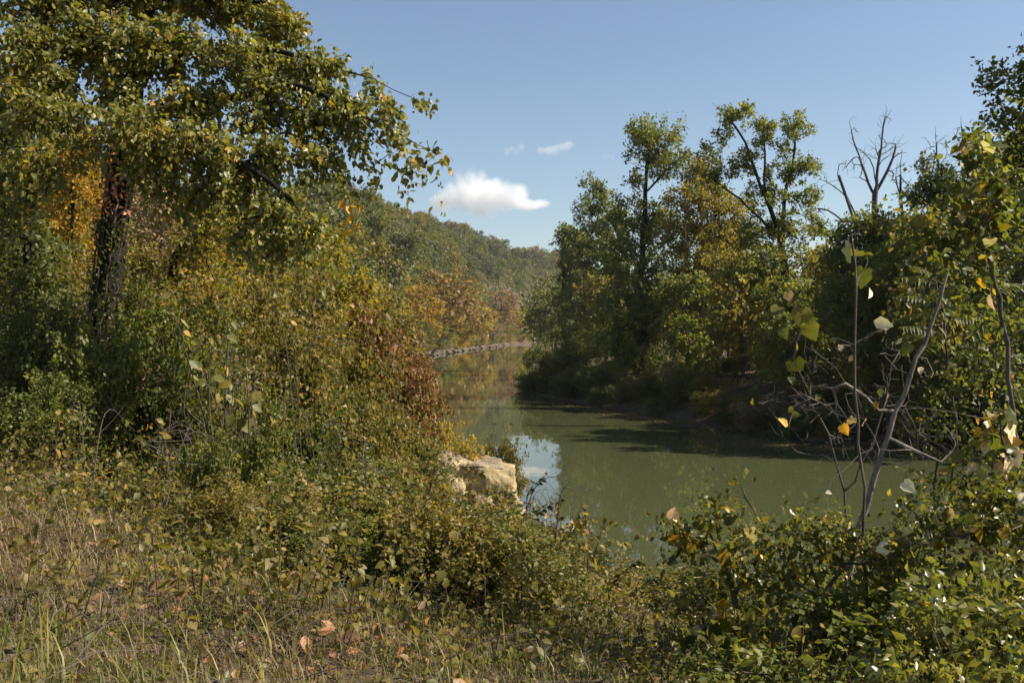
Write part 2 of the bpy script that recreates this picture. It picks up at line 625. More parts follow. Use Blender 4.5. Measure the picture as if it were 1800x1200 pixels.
def build_tree(name, label, cat, base, polys, blobs, n_t, r_base, r_tip, bark, leaf, m_leaf, size, shape='diamond', rc=.35, step=.6, seed=1,
               group=None, color=None, clear_z=-1e9, up=.35, droop=.3, power=.42, min_r=0.0, extra=None, wood_name='trunk', leaf_name='crown', sharp=.75):
    rng = np.random.default_rng(seed)
    base = np.asarray(base, float)
    T = in_blobs(blobs, n_t, rng, power) if n_t else np.zeros((0, 3))
    T = T[T[:, 2] > base[2] + .1] if len(T) else T
    sk = grow([np.asarray(q, float) for q in polys], T, step, rng, clear_z=clear_z, sharp=sharp)
    root = link(name, None)
    root.location = base
    tag(root, label, cat, group)
    sk0 = (sk[0] - base, sk[1], sk[2], sk[3])
    link(wood_name, wood_mesh(name + '_wood', sk0, r_base, r_tip, bark, min_r), root)
    if m_leaf:
        lo = link(leaf_name, shoot_leaves(name + '_leaves', T - base, m_leaf, rc * 2.0, rng, size, shape, leaf, up, droop=droop, zmin=.05), root)
        if color:
            lo.color = (*color, 1)
    return root, T


# library shrubs, about 2 m tall, to be placed as copies
def lib_shrub(key, seed, n_t, m_leaf, size, shape='diamond', tall=1.0, rc=.13, stems=6, bark='brown'):
    rng = np.random.default_rng(seed)
    blobs = []
    for k in range(15):
        a = rng.random() * 6.28
        d = .68 * rng.random() ** .5
        z = (.25 + 1.25 * rng.random() * (1 - .45 * d)) * tall
        blobs.append((np.array([math.cos(a) * d, math.sin(a) * d, z]), (.20 + .2 * rng.random(), .20 + .2 * rng.random(), (.16 + .2 * rng.random()) * tall ** .5)))
    T = in_blobs(blobs, n_t, rng, .6)
    sh = rng.random(len(T)) < .16            # long shoots that break the outline
    T[sh] *= np.array([1.1, 1.1, 1.12]) + .22 * rng.random((sh.sum(), 1))
    T = T[T[:, 2] > .05]
    polys = [[(0, 0, -.15), (0.02, 0, .2), (.04, .05, .6)]]
    for k in range(stems):
        a = 6.28 * k / stems + rng.random()
        polys.append([(0, 0, -.1), (.15 * math.cos(a), .15 * math.sin(a), .35), (.35 * math.cos(a), .35 * math.sin(a), .9 * tall)])
    sk = grow(polys, T, .16, rng)
    geo = shoot_leaves('', T, m_leaf, .30, rng, size, shape, None, geo=True, zmin=.02, spread=.30, droop=.3)
    wood = wood_mesh('shrub_stems', sk, .035, .004, BARK[bark], .004)
    return wood, geo


SHRUB = {}
for key, a in {'a': (11, 380, 26, .060), 'b': (12, 360, 26, .066), 'c': (13, 420, 24, .054), 'tall': (14, 480, 25, .060), 'loose': (15, 190, 16, .066),
               'coarse': (16, 300, 17, .095), 'low': (17, 340, 22, .058)}.items():
    SHRUB[key] = lib_shrub(key, *a, tall={'tall': 1.7, 'low': .55}.get(key, 1.0), shape='ovate' if key == 'coarse' else 'diamond')
SHRUB_ME = {}


def shrub(label, px, ytop, D, wpx, lib, leaf, name='shrub', cat='shrub', group='shrubs on the near bank', color=None, z=None, rot=None, squash=None, bottom=None):
    """a shrub whose top stands at (px, ytop) at distance D and that is wpx wide"""
    x = (px - 900) / F * D
    ground = hz_(x, D) if z is None else z
    top = EYE + (HZ - ytop) / F * D
    Hh = {'tall': 2.55, 'low': 1.1}.get(lib, 1.75)
    wd = wpx / F * D / 1.75
    s_z = max(.25, (top - ground)) / Hh
    wd = min(max(wd, s_z * .62), s_z * 1.6)
    root = link(name, None)
    root.location = (x, D, ground)
    root.rotation_euler = (0, 0, rot if rot is not None else RNG.random() * 6.28)
    root.scale = (wd, wd, s_z)
    tag(root, label, cat, group)
    wood, geo = SHRUB[lib]
    k = lib
    if k not in SHRUB_ME:
        SHRUB_ME[k] = mesh_np('shrub_leaves', geo[0], geo[1], LM['olive'], geo[2])
    link('stems', wood, root)
    lo = wear(link('leaves', SHRUB_ME[k], root), LM[leaf])
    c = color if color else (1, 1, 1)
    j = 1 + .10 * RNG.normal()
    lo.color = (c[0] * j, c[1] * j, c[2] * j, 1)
    return root


# library far trees, about 15 m tall: one mesh each, trunk and crown
def lib_far(seed, n_t, m_leaf, size, wide=1.0):
    rng = np.random.default_rng(seed)
    blobs = [(np.array([0, 0, 9.5]), (3.2 * wide, 3.2 * wide, 4.2))]
    for k in range(9):
        a = rng.random() * 6.28
        d = (1.4 + 2.2 * rng.random()) * wide
        z = 5.0 + 7.5 * rng.random()
        blobs.append((np.array([math.cos(a) * d, math.sin(a) * d, z]), tuple((1.5 + 1.0 * rng.random(3)) * np.array([wide, wide, 1]))))
    T = in_blobs(blobs, n_t, rng, .35)
    sk = grow([[(0, 0, -2), (.1, 0, 3), (.2, .2, 7), (.1, .1, 11)]], T, 1.0, rng, clear_z=2.5)
    return sk, T, m_leaf


FAR = {}
for k, (seed, n_t, ml, sz, wd) in enumerate([(31, 230, 16, .50, 1.0), (32, 210, 16, .52, 1.15), (33, 250, 15, .48, .85), (34, 130, 12, .45, 1.05)]):
    FAR[k] = (lib_far(seed, n_t, ml, sz, wd), sz, seed)
FAR_ME = {}


def far_tree(label, x, y, s, kind, leaf, group, name='forest_tree', cat='tree', color=(1, 1, 1), sz=1.0, parts=False):
    if kind not in FAR_ME:
        (sk, T, ml), size, seed = FAR[kind]
        rng = np.random.default_rng(seed)
        cr = shoot_leaves('forest_tree_crown', T, ml, 1.3, rng, size, 'diamond', LM[leaf])
        wd = wood_mesh('forest_tree_trunk', sk, .24, .03, BARK['grey'], .035, 6)
        FAR_ME[kind] = (wd, cr)
    wd, cr = FAR_ME[kind]
    root = link(name, None)
    root.location = (x, y, hz_(x, y) - .2)
    root.rotation_euler = (0, 0, RNG.random() * 6.28)
    root.scale = (s, s, s * sz)
    tag(root, label, cat, group)
    link('trunk', wd, root)
    lo = wear(link('crown', cr, root), LM[leaf])
    lo.color = (*color, 1)
    return root


MID = {}
for k, (seed, n_t, ml, sz, wd) in enumerate([(41, 560, 20, .098, 1.0), (42, 520, 20, .105, 1.2), (43, 600, 20, .09, .8)]):
    rng = np.random.default_rng(seed)
    blobs = []
    for q in range(22):
        a = rng.random() * 6.28
        d = 1.5 * rng.random() ** .6 * wd
        blobs.append((np.array([math.cos(a) * d, math.sin(a) * d, 1.2 + 4.0 * rng.random()]), tuple((.35 + .5 * rng.random(3)) * np.array([wd, wd, .8]))))
    T = in_blobs(blobs, n_t, rng, .6)
    sk = grow([[(0, 0, -.5), (.05, 0, 1.2), (.1, .1, 2.6), (0, .1, 4.6)], [(.05, 0, .9), (.5, .3, 2.0), (.8, .4, 3.2)], [(.05, 0, .8), (-.5, -.2, 2.0), (-.7, .2, 3.0)]], T, .4, rng)
    MID[k] = (sk, T, ml, sz, seed)
MID_ME = {}


def mid_tree(label, px, ytop, D, leaf, kind, group, color=(1, 1, 1), name='small_tree'):
    if kind not in MID_ME:
        sk, T, ml, sz, seed = MID[kind]
        MID_ME[kind] = (wood_mesh('small_tree_trunk', sk, .07, .006, BARK['brown'], .006, 6), shoot_leaves('small_tree_crown', T, ml, .55, np.random.default_rng(seed), sz, 'diamond', LM[leaf]))
    x = (px - 900) / F * D
    g = hz_(x, D)
    s = max(.3, (EYE + (HZ - ytop) / F * D - g) / 5.6)
    root = link(name, None)
    root.location = (x, D, g)
    root.rotation_euler = (0, 0, RNG.random() * 6.28)
    root.scale = (s, s, s)
    tag(root, label, 'tree', group)
    link('trunk', MID_ME[kind][0], root)
    lo = wear(link('crown', MID_ME[kind][1], root), LM[leaf])
    lo.color = (*color, 1)
    return root


# ------------------------------------------------------------------ the far hillside and far shore
def far_at(label, px, ytop, D, leaf, group, kind=0, width=None, color=(1, 1, 1), **k):
    x = (px - 900) / F * D
    g = hz_(x, D)
    Hh = (EYE + (HZ - ytop) / F * D) - g
    s = Hh / 14.5
    sz = 1.0
    if width:
        w = width / F * D / 8.5
        sz = s / w
        s = w
    return far_tree(label, x, D, s, kind, leaf, group, color=color, sz=sz, **k)


far_at('large rust-orange tree on the far shore, the widest of that colour', 795, 470, 345, 'rust', None, 1, 105, (.78, .8, .68), name='autumn_tree')
far_at('golden tree just beside the large rust-orange one, towards the near shrubs', 742, 492, 275, 'gold', None, 2, 72, (.75, .78, .65), name='autumn_tree')
far_at('yellow-green tree low on the far shore below the rust-orange one', 838, 540, 440, 'yellow', None, 0, 70, name='autumn_tree')
far_at('bright yellow-green tree on the far shore beside the dark point bush', 900, 538, 640, 'yellow', None, 1, 78, (1, .98, .9), name='autumn_tree')
far_at('small brownish orange tree above the yellow shore trees', 882, 505, 590, 'rust', None, 2, 52, (.75, .7, .7), name='autumn_tree')
far_at('tall grey-green tree rising behind the golden tree', 690, 405, 320, 'greygreen', None, 0, 112, (.9, .9, .8), name='autumn_tree')
SH = [('green willowy bush at the far waterline under the golden tree', 765, 572, 288, 'green', 60), ('pale yellow bush at the far waterline under the rust-orange tree', 800, 566, 345, 'yellow', 62),
      ('brownish bush on the far shore, midway along the stony waterline', 850, 562, 462, 'grey', 60), ('olive bush on the far shore next to the bend', 878, 566, 545, 'olive', 55),
      ('gold bush at the bend where the stony shore ends', 918, 562, 715, 'gold', 52), ('dark green bush low on the far shore behind the red-brown shrub', 735, 560, 262, 'dark', 60)]
for lb, px, yt, D, lf, wd in SH:
    far_at(lb, px, yt, D, lf, 'bushes along the far shore', 1, wd, name='shore_bush', cat='bush')

rngh = np.random.default_rng(5)
HL = {'greygreen': 'grey-green leafy tree in the forest on the far hillside', 'green': 'mid-green leafy tree in the forest on the far hillside',
      'olive': 'olive leafy tree in the forest on the far hillside', 'rust': 'russet leafy tree in the forest on the far hillside',
      'dark': 'dark green leafy tree in the forest on the far hillside', 'grey': 'grey-brown thin tree in the forest on the far hillside',
      'yellow': 'yellow-green leafy tree in the forest on the far hillside'}
cnt = 0
spots = []
tries = 0
ray_d = np.linspace(200, 1150, 40)
while cnt < 262 and tries < 9000:
    tries += 1
    D = 205 + 720 * rngh.random()
    px = 540 + 440 * rngh.random()
    x = (px - 900) / F * D
    sp = 5.0 + D * .0062
    if spots and ((np.array(spots) - (x, D)) ** 2 @ np.array([1, .36])).min() < sp * sp:
        continue
    if (x > 20 and D < 700) or in_river(np.array([x]), np.array([D]))[0]:
        continue
    dn = seg_dist(np.array([x]), np.array([D]), NEAR)[0]
    if dn < 5:
        continue
    # only where the crown can be seen from the near bank: not behind the ridge
    rd = ray_d[ray_d < D - 8]
    if len(rd):
        occ = ((height((px - 900) / F * rd, rd) + 9 - EYE) / rd).max()
        if (hz_(x, D) + 14 - EYE) / D < occ:
            continue
    spots.append((x, D))
    low = dn < 20
    if low:
        lf = str(rngh.choice(['yellow', 'olive', 'green', 'grey', 'rust'], p=[.34, .34, .22, .07, .03]))
    else:
        lf = str(rngh.choice(['greygreen', 'green', 'olive', 'dark', 'grey', 'rust'], p=[.26, .36, .14, .19, .03, .02]))
    if D > 650 and rngh.random() < .1:
        lf = 'rust'
    s = (.5 + .3 * rngh.random()) if low else (.85 + .4 * rngh.random()) * (1 + .0004 * D)
    j = .8 + .35 * rngh.random()
    if lf == 'rust':
        j *= .6
    far_tree(HL[lf], x, D, s, int(rngh.integers(0, 4)), lf, 'trees of the far hillside forest', color=(j, j, j), sz=.85 + .25 * rngh.random())
    cnt += 1
print('hill trees', cnt)

# the closed canopy between the trees that can be told apart
n_ = 200000
D_ = 215 + 800 * rngh.random(n_) ** .9
px_ = 520 + 470 * rngh.random(n_)
x_ = (px_ - 900) / F * D_
ok = (~in_river(x_, D_)) & (seg_dist(x_, D_, NEAR) > 8) & ~((x_ > 20) & (D_ < 700))
x_, D_ = x_[ok], D_[ok]
lump = np.abs(np.sin(x_ * .35 + 1.7 * np.sin(D_ * .11)) * np.sin(D_ * .22 + 1.3 * np.sin(x_ * .2)))
z_ = height(x_, D_) + 2.5 + rngh.random(len(x_)) ** .5 * (3 + 6.5 * lump)
o = link('forest_canopy', leaves_mesh('forest_canopy', np.stack([x_, D_, z_], 1), rngh, 1.25, 'diamond', LM['green'], .7, .2))
o.color = (.8, .8, .85, 1)
o['kind'] = 'stuff'
tag(o, 'closed forest canopy covering the far hillside', 'forest')

rb_ = np.random.default_rng(21)
shore_l = spline([(-27.5, 150, 0), (-23.5, 246, 0), (-12.5, 425, 0), (2, 623, 0), (40, 760, 0)], 7.0)
for k, q in enumerate(shore_l):
    for row in range(3):
        lf = str(rb_.choice(['yellow', 'olive', 'green', 'grey', 'gold'], p=[.32, .3, .2, .1, .08]))
        x, y = q[0] - 2.2 - 3.2 * row - rb_.random() * 1.5, q[1] + rb_.normal() * 2.5
        root = link('shore_bush', None)
        root.location = (x, y, hz_(x, y) - .1)
        sc_ = 1.9 + 1.2 * rb_.random() + .6 * row
        root.scale = (sc_ * 1.25, sc_ * 1.25, sc_)
        root.rotation_euler = (0, 0, rb_.random() * 6.28)
        tag(root, {'yellow': 'yellow-green', 'olive': 'olive', 'green': 'green', 'grey': 'brownish grey', 'gold': 'golden'}[lf] + ' low bush in the fringe along the far stony shore', 'bush', 'fringe of low bushes on the far shore')
        wood, geo = SHRUB[['a', 'b', 'c'][k % 3]]
        kk = ['a', 'b', 'c'][k % 3]
        if kk not in SHRUB_ME:
            SHRUB_ME[kk] = mesh_np('shrub_leaves', geo[0], geo[1], LM['olive'], geo[2])
        link('stems', wood, root)
        wear(link('leaves', SHRUB_ME[kk], root), LM[lf])

# stones along the far waterline
rs = np.random.default_rng(9)
ico_v = np.array([(0, 0, 1), (.9, 0, .35), (.28, .85, .4), (-.73, .53, .3), (-.7, -.5, .4), (.3, -.85, .35), (.7, .5, -.4), (-.3, .85, -.4), (-.9, 0, -.35), (-.25, -.85, -.4), (.72, -.5, -.4), (0, 0, -1)])
ico_f = np.array([(0, 1, 2), (0, 2, 3), (0, 3, 4), (0, 4, 5), (0, 5, 1), (1, 6, 2), (2, 7, 3), (3, 8, 4), (4, 9, 5), (5, 10, 1), (6, 7, 2), (7, 8, 3), (8, 9, 4), (9, 10, 5), (10, 6, 1), (11, 7, 6), (11, 8, 7), (11, 9, 8), (11, 10, 9), (11, 6, 10)])
prt = []
shore = spline([(-26, 205, 0), (-23.5, 246, 0), (-12.5, 425, 0), (2, 623, 0), (30, 735, 0)], 2.0)
for q in shore:
    for k in range(int(rs.integers(0, 3))):
        c = q + np.array([rs.normal() * 1.3 - .9, rs.normal() * 1.8, .05 + rs.random() * .5])
        sc = (.2 + .75 * rs.random() ** 2) * np.array([1, 1, .6]) * (1 + rs.random(3) * .5)
        prt.append((ico_v * sc * (1 + .25 * rs.normal(size=(12, 1))) + c, ico_f))
v, f = join_geo(prt)


def rock_mat(name, stops, sc=1.5, bump=.8):
    m, nt, out = new_mat(name)
    N, L = nt.nodes, nt.links
    tc = N.new('ShaderNodeTexCoord')
    n1 = N.new('ShaderNodeTexNoise')
    n1.inputs['Scale'].default_value = sc
    n1.inputs['Detail'].default_value = 9
    n1.inputs['Roughness'].default_value = .68
    L.new(tc.outputs['Object'], n1.inputs['Vector'])
    r = ramp_node(nt, stops)
    L.new(n1.outputs['Fac'], r.inputs[0])
    p = N.new('ShaderNodeBsdfPrincipled')
    p.inputs['Roughness'].default_value = .9
    p.inputs['Specular IOR Level'].default_value = .2
    L.new(r.outputs[0], p.inputs['Base Color'])
    n2 = N.new('ShaderNodeTexNoise')
    n2.inputs['Scale'].default_value = sc * 6
    n2.inputs['Detail'].default_value = 8
    L.new(tc.outputs['Object'], n2.inputs['Vector'])
    b = N.new('ShaderNodeBump')
    b.inputs['Strength'].default_value = bump
    b.inputs['Distance'].default_value = .06
    L.new(n2.outputs['Fac'], b.inputs['Height'])
    L.new(b.outputs[0], p.inputs['Normal'])
    L.new(p.outputs[0], out.inputs[0])
    return m


STONE = rock_mat('shore_stone', [(.3, (.07, .058, .042)), (.6, (.15, .125, .09)), (.8, (.26, .22, .16))], .8)
setting(link('shore_stones', mesh_np('shore_stones', v, f, STONE)), 'stuff')
tag(bpy.data.objects['shore_stones'], 'pale stones lining the far waterline', 'stones')

# dead log leaning on the far shore
q0, q1 = W(757, 622, 246), W(781, 588, 250)
lg = link('leaning_log', None)
lg.location = q0
tag(lg, 'dark dead log leaning up from the far stony shore', 'log')
v, f = tube_geo(spline([(0, 0, -.5), (q1 - q0) * .5 + np.array([.3, 0, .2]), q1 - q0], .6), np.linspace(.42, .16, len(spline([(0, 0, -.5), (q1 - q0) * .5 + np.array([.3, 0, .2]), q1 - q0], .6))), 7)
link('trunk', mesh_np('log', v, f, BARK['dark'], smooth=True), lg)

# ------------------------------------------------------------------ trees of the far (right) bank
def base_at(px, D):
    x = (px - 900) / F * D
    return np.array([x, D, hz_(x, D) - .15])


def FB(blobs, k=1.17):
    return [(c, tuple(k * q for q in r)) for c, r in blobs]


def P2(pts, D, dy=0.0):
    return [W(px, py, D + dy * i) for i, (px, py) in enumerate(pts)]


GB = 'trees of the opposite bank'
b = base_at(1132, 86)
build_tree('cottonwood_tree', 'tallest narrow dark green tree opposite, square-topped above bare forked limbs', 'tree', b,
           [[b, W(1131, 600, 86), W(1127, 480, 86), W(1133, 380, 86), W(1136, 320, 86), W(1140, 270, 86)], P2([(1136, 345), (1150, 325), (1168, 300), (1175, 270)], 86)],
           FB([B(1150, 262, 86, 50, 38), B(1125, 245, 86, 26, 28), B(1178, 278, 86, 28, 36), B(1128, 310, 86, 24, 32), B(1112, 385, 87, 44, 36), B(1160, 395, 87, 34, 34), B(1105, 445, 87, 50, 42), B(1155, 470, 86, 50, 45),
            B(1100, 520, 85, 55, 45), B(1160, 545, 85, 50, 50), B(1120, 600, 84, 60, 45)], 1.2),
           624, .42, .022, BARK['dark'], LM['green'], 58, .215, rc=.62, step=1.0, seed=101, clear_z=6, group=GB, min_r=.02, color=(1.2, 1.2, 1.1))
b = base_at(1060, 135)
build_tree('riverside_tree', 'dark bushy tree left of the square-topped tall tree, with a ragged spire', 'tree', b,
           [[b, W(1065, 560, 135), W(1095, 440, 135), W(1060, 360, 135)]],
           FB([B(1042, 325, 135, 18, 20), B(1058, 345, 135, 24, 26), B(1045, 380, 135, 28, 30), B(1075, 400, 135, 36, 36), B(1035, 440, 135, 44, 36), B(1070, 470, 134, 50, 44), B(1040, 520, 134, 46, 44), B(1064, 580, 133, 56, 50)], 1.05),
           504,   .55, .034, BARK['dark'], LM['dark'], 60, .30, rc=.8, step=1.5, seed=102, clear_z=5, group=GB, min_r=.03, color=(1.3, 1.28, 1.15))
b = base_at(995, 150)
build_tree('riverside_tree', 'lowest dark tree at the tip of the opposite bank, next to the open sky', 'tree', b,
           [[b, W(995, 580, 150), W(990, 480, 150), W(988, 420, 150)]],
           FB([B(992, 412, 150, 16, 20), B(1008, 432, 150, 26, 26), B(998, 468, 150, 22, 28), B(1018, 505, 149, 34, 40), B(1004, 552, 148, 28, 40), B(1018, 600, 147, 36, 40)], 1.0),
           396, .48, .036, BARK['dark'], LM['dark'], 62, .32, rc=.75, step=1.6, seed=103, clear_z=4, group=GB, min_r=.03, color=(1.3, 1.28, 1.15))
b = base_at(1225, 84)
build_tree('riverside_tree', 'yellowing round-topped tree right of the square-topped tall tree', 'tree', b,
           [[b, W(1225, 560, 84), W(1235, 460, 84), W(1245, 380, 84)]],
           FB([B(1205, 352, 84, 30, 28), B(1245, 365, 84, 40, 36), B(1285, 390, 84, 34, 34), B(1210, 410, 84, 40, 34), B(1265, 430, 83, 48, 36), B(1225, 470, 83, 46, 36), B(1230, 315, 85, 26, 30)], 1.2),
           456, .34, .022, BARK['dark'], LM['olive'], 56, .205, rc=.6, step=1.0, seed=104, clear_z=8, group=GB, min_r=.02, color=(1.3, 1.3, 1.0))
b = base_at(1380, 72)
build_tree('riverside_tree', 'tall open tree with twin leaning stems and dead tips, sky showing through', 'tree', b,
           [[b, W(1381, 580, 72), W(1378, 470, 72), W(1362, 390, 72), W(1330, 310, 72), W(1310, 250, 72), W(1275, 200, 72), W(1252, 180, 72)],
            P2([(1376, 450), (1378, 370), (1392, 290), (1398, 235), (1386, 205)], 72), P2([(1340, 340), (1345, 270), (1338, 215), (1330, 205)], 72), P2([(1370, 420), (1300, 350), (1255, 315)], 72)],
           FB([B(1298, 205, 72, 28, 18), B(1285, 240, 72, 22, 16), B(1258, 270, 72, 22, 14), B(1262, 305, 72, 34, 26), B(1310, 285, 72, 26, 22), B(1345, 240, 72, 20, 28), B(1398, 222, 72, 22, 18), B(1378, 262, 72, 22, 22),
            B(1408, 300, 72, 26, 22), B(1372, 310, 72, 24, 22), B(1345, 345, 72, 30, 24), B(1410, 350, 72, 28, 20), B(1385, 390, 72, 40, 24), B(1425, 400, 72, 24, 20), B(1330, 405, 72, 36, 26), B(1350, 460, 71, 36, 30), B(1410, 450, 71, 34, 26), B(1310, 470, 71, 36, 30)], 1.12),
           516, .32, .018, BARK['dark'], LM['green'], 46, .18, rc=.42, step=.9, seed=105, clear_z=7, group=GB, min_r=.012, color=(1.35, 1.3, 1.0))
b = base_at(1290, 80)
build_tree('riverside_tree', 'yellow-flecked mid-height tree below the twin-stemmed open tree', 'tree', b,
           [[b, W(1290, 620, 80), W(1295, 540, 80), W(1300, 480, 80)]],
           [B(1270, 475, 80, 40, 30), B(1310, 500, 79, 46, 36), B(1250, 520, 79, 46, 40), B(1330, 550, 78, 50, 44), B(1280, 580, 77, 60, 46), B(1220, 590, 77, 46, 46)],
           380, .24, .02, BARK['dark'], LM['olive'], 56, .20, rc=.58, step=.9, seed=106, group=GB, min_r=.02, color=(1.3, 1.3, 1.0))
b = base_at(1430, 66)
build_tree('riverside_tree', 'dense olive young tree between the twin-stemmed tree and the dead tree', 'tree', b,
           [[b, W(1430, 620, 66), W(1430, 540, 66), W(1435, 470, 66)]],
           [B(1430, 470, 66, 26, 26), B(1400, 520, 66, 44, 36), B(1450, 530, 66, 40, 40), B(1420, 590, 65, 60, 44), B(1370, 600, 65, 46, 46), B(1470, 600, 65, 40, 46)],
           340, .2, .018, BARK['dark'], LM['olive'], 42, .2, rc=.5, step=.8, seed=107, group=GB, min_r=.02, color=(1.25, 1.25, 1.0))
# the dead bare tree with a broken limb
b = base_at(1528, 58)
rt, _ = build_tree('dead_tree', 'bare grey dead tree with fanning twigs and a broken-off limb', 'tree', b,
           [[b, W(1536, 560, 58), W(1537, 430, 58), W(1538, 360, 58), W(1542, 310, 58), W(1548, 260, 58), W(1557, 190, 58)],
            P2([(1536, 430), (1505, 380), (1485, 335), (1473, 308)], 58), P2([(1538, 350), (1520, 305), (1505, 260), (1493, 215)], 58), P2([(1538, 340), (1560, 300), (1575, 260), (1588, 235)], 58), P2([(1510, 375), (1470, 330), (1440, 315)], 58),
            P2([(1495, 400), (1455, 370), (1418, 368)], 58), P2([(1540, 330), (1530, 280), (1490, 250)], 58)],
           [B(1555, 210, 58, 16, 30), B(1500, 230, 58, 12, 28), B(1540, 260, 58, 36, 26), B(1580, 260, 58, 16, 26), B(1500, 290, 58, 30, 26), B(1450, 320, 58, 26, 22), B(1570, 310, 58, 24, 24), B(1440, 370, 58, 26, 14)],
           230, .2, .012, BARK['grey'], None, 0, 0, step=.5, seed=108, wood_name='limbs', sharp=.9)
v, f = tube_geo(spline(P2([(1500, 385), (1487, 345), (1474, 308)], 57.8), .5) - b, [.09] * len(spline(P2([(1500, 385), (1487, 345), (1474, 308)], 57.8), .5)), 8)
link('broken_limb', mesh_np('broken_limb', v, f, BARK['grey'], smooth=True), rt)
b = base_at(1590, 56)
build_tree('dead_tree', 'thin bare dead stem with a crooked hanging top, right of the fanning dead tree', 'tree', b,
           [[b, W(1586, 500, 56), W(1586, 400, 56), W(1584, 340, 56), W(1582, 292, 56)], P2([(1586, 360), (1574, 310), (1577, 290)], 56)],
           [B(1580, 290, 56, 16, 24), B(1590, 320, 56, 24, 20)], 24, .10, .014, BARK['dark'], None, 0, 0, step=.5, seed=109, wood_name='limbs')
for lb, px, yt, D, sd_ in [('bare sapling with fine twigs above the leafy tree left of the edge', 1645, 222, 54, 110), ('bare sapling with fine twigs leaning beside the broad leaves at the edge', 1690, 205, 50, 111)]:
    b = base_at(px + 10, D)
    build_tree('bare_sapling', lb, 'tree', b, [[b, W(px + 8, 450, D), W(px + 4, 330, D), W(px, yt, D)]], [B(px, yt + 40, D, 28, 40), B(px - 8, yt + 80, D, 34, 26)], 80, .08, .011, BARK['grey'], None, 0, 0, step=.5, seed=sd_, wood_name='limbs', sharp=.9)
b = base_at(1645, 50)
build_tree('riverside_tree', 'leafy green tree with a rounded head right of the dead trees', 'tree', b,
           [[b, W(1648, 560, 50), W(1645, 430, 50), W(1640, 330, 50)]],
           [B(1630, 302, 50, 26, 22), B(1655, 330, 50, 34, 26), B(1620, 355, 50, 34, 28), B(1665, 385, 50, 44, 34), B(1610, 410, 49, 46, 34), B(1650, 450, 49, 60, 44), B(1590, 470, 49, 50, 44)],
           420, .22, .015, BARK['dark'], LM['green'], 40, .16, rc=.4, step=.7, seed=112, group=GB, min_r=.015, color=(1.2, 1.2, 1.05), clear_z=5)
b = base_at(1510, 54)
build_tree('riverside_tree', 'dark dense tree below the fanning dead tree', 'tree', b,
           [[b, W(1512, 600, 54), W(1515, 500, 54), W(1520, 420, 54)]],
           [B(1515, 405, 54, 46, 30), B(1555, 415, 54, 36, 34), B(1485, 450, 54, 36, 36), B(1530, 480, 53, 60, 44), B(1570, 520, 53, 50, 50), B(1490, 540, 53, 50, 50), B(1540, 600, 52, 70, 50)],
           480, .22, .015, BARK['dark'], LM['dark'], 42, .18, rc=.44, step=.7, seed=113, group=GB, min_r=.015, color=(1.25, 1.25, 1.1))
b = base_at(1720, 46)
build_tree('riverside_tree', 'dark wide tree filling the opposite bank behind the fern-like fronds', 'tree', b,
           [[b, W(1722, 600, 46), W(1720, 480, 46), W(1718, 360, 46)]],
           [B(1720, 330, 46, 50, 40), B(1760, 300, 46, 40, 50), B(1700, 400, 46, 60, 44), B(1770, 400, 46, 50, 50), B(1690, 480, 45, 70, 50), B(1760, 500, 45, 60, 60), B(1720, 570, 44, 90, 56), B(1640, 560, 45, 60, 60)],
           560, .26, .015, BARK['dark'], LM['dark'], 40, .16, rc=.42, step=.7, seed=114, group=GB, min_r=.015, color=(1.2, 1.2, 1.1))
# beyond the frame of the photograph on the right the same bank goes on
for k, (x, y, s, lf) in enumerate([(34, 49, 1.4, 'dark'), (42, 46.5, 1.45, 'green'), (50, 43.5, 1.4, 'dark'), (58, 40, 1.3, 'green'), (34, 56, 1.25, 'green'), (44, 52, 1.35, 'dark'), (55, 47, 1.3, 'green'), (66, 50, 1.2, 'olive'), (40, 70, 1.3, 'green'), (30, 78, .72, 'dark'), (22, 98, 1.0, 'green'), (50, 80, 1.2, 'dark'), (24, 66, .68, 'green')]):
    far_tree({'dark': 'dark green', 'green': 'mid-green', 'olive': 'olive'}[lf] + ' tree standing in the back row of the opposite bank', x, y, s, k % 3, lf, 'back row of the opposite bank', name='riverside_tree')
for k in range(16):
    D = 120 + 12 * k
    px = 985 + (k * 173) % 790
    far_tree('hazy tree in the distant wood behind the opposite bank', (px - 900) / F * D + 6, D, .75 + .25 * ((k * 7) % 5) / 5, k % 4, ['olive', 'greygreen', 'yellow', 'green'][k % 4], 'distant wood behind the opposite bank')

US = [(11, 103, .42, 'dark'), (10, 92, .5, 'dark'), (11.5, 84, .55, 'green'), (14, 77, .58, 'dark'), (17, 71, .60, 'olive'), (18.5, 64, .56, 'dark'), (21.5, 59, .58, 'green'), (25, 55.5, .56, 'dark'), (30, 53, .58, 'dark'), (36, 51, .6, 'green'),
      (16, 90, .60, 'green'), (21, 80, .58, 'dark'), (25, 71, .60, 'dark'), (30, 64, .62, 'olive'), (36, 60, .65, 'dark'), (43, 58, .7, 'green'), (16.5, 58, .42, 'dark'), (20.5, 53, .42, 'olive'), (27, 51, .45, 'dark'), (13, 70, .42, 'green')]
for k, (x, y, s_, lf) in enumerate(US):
    far_tree({'dark': 'dark green', 'green': 'mid-green', 'olive': 'olive'}[lf] + ' understory tree filling the gaps between trunks on the opposite bank', x, y, s_, k % 3, lf, 'understory of the opposite bank', name='understory_tree', color=(1.35, 1.35, 1.15), sz=1.0)

far_at('slim olive tree standing in the gap left of the fanning dead tree', 1458, 408, 70, 'olive', GB, 2, 84, (1.2, 1.2, 1.0), name='riverside_tree')
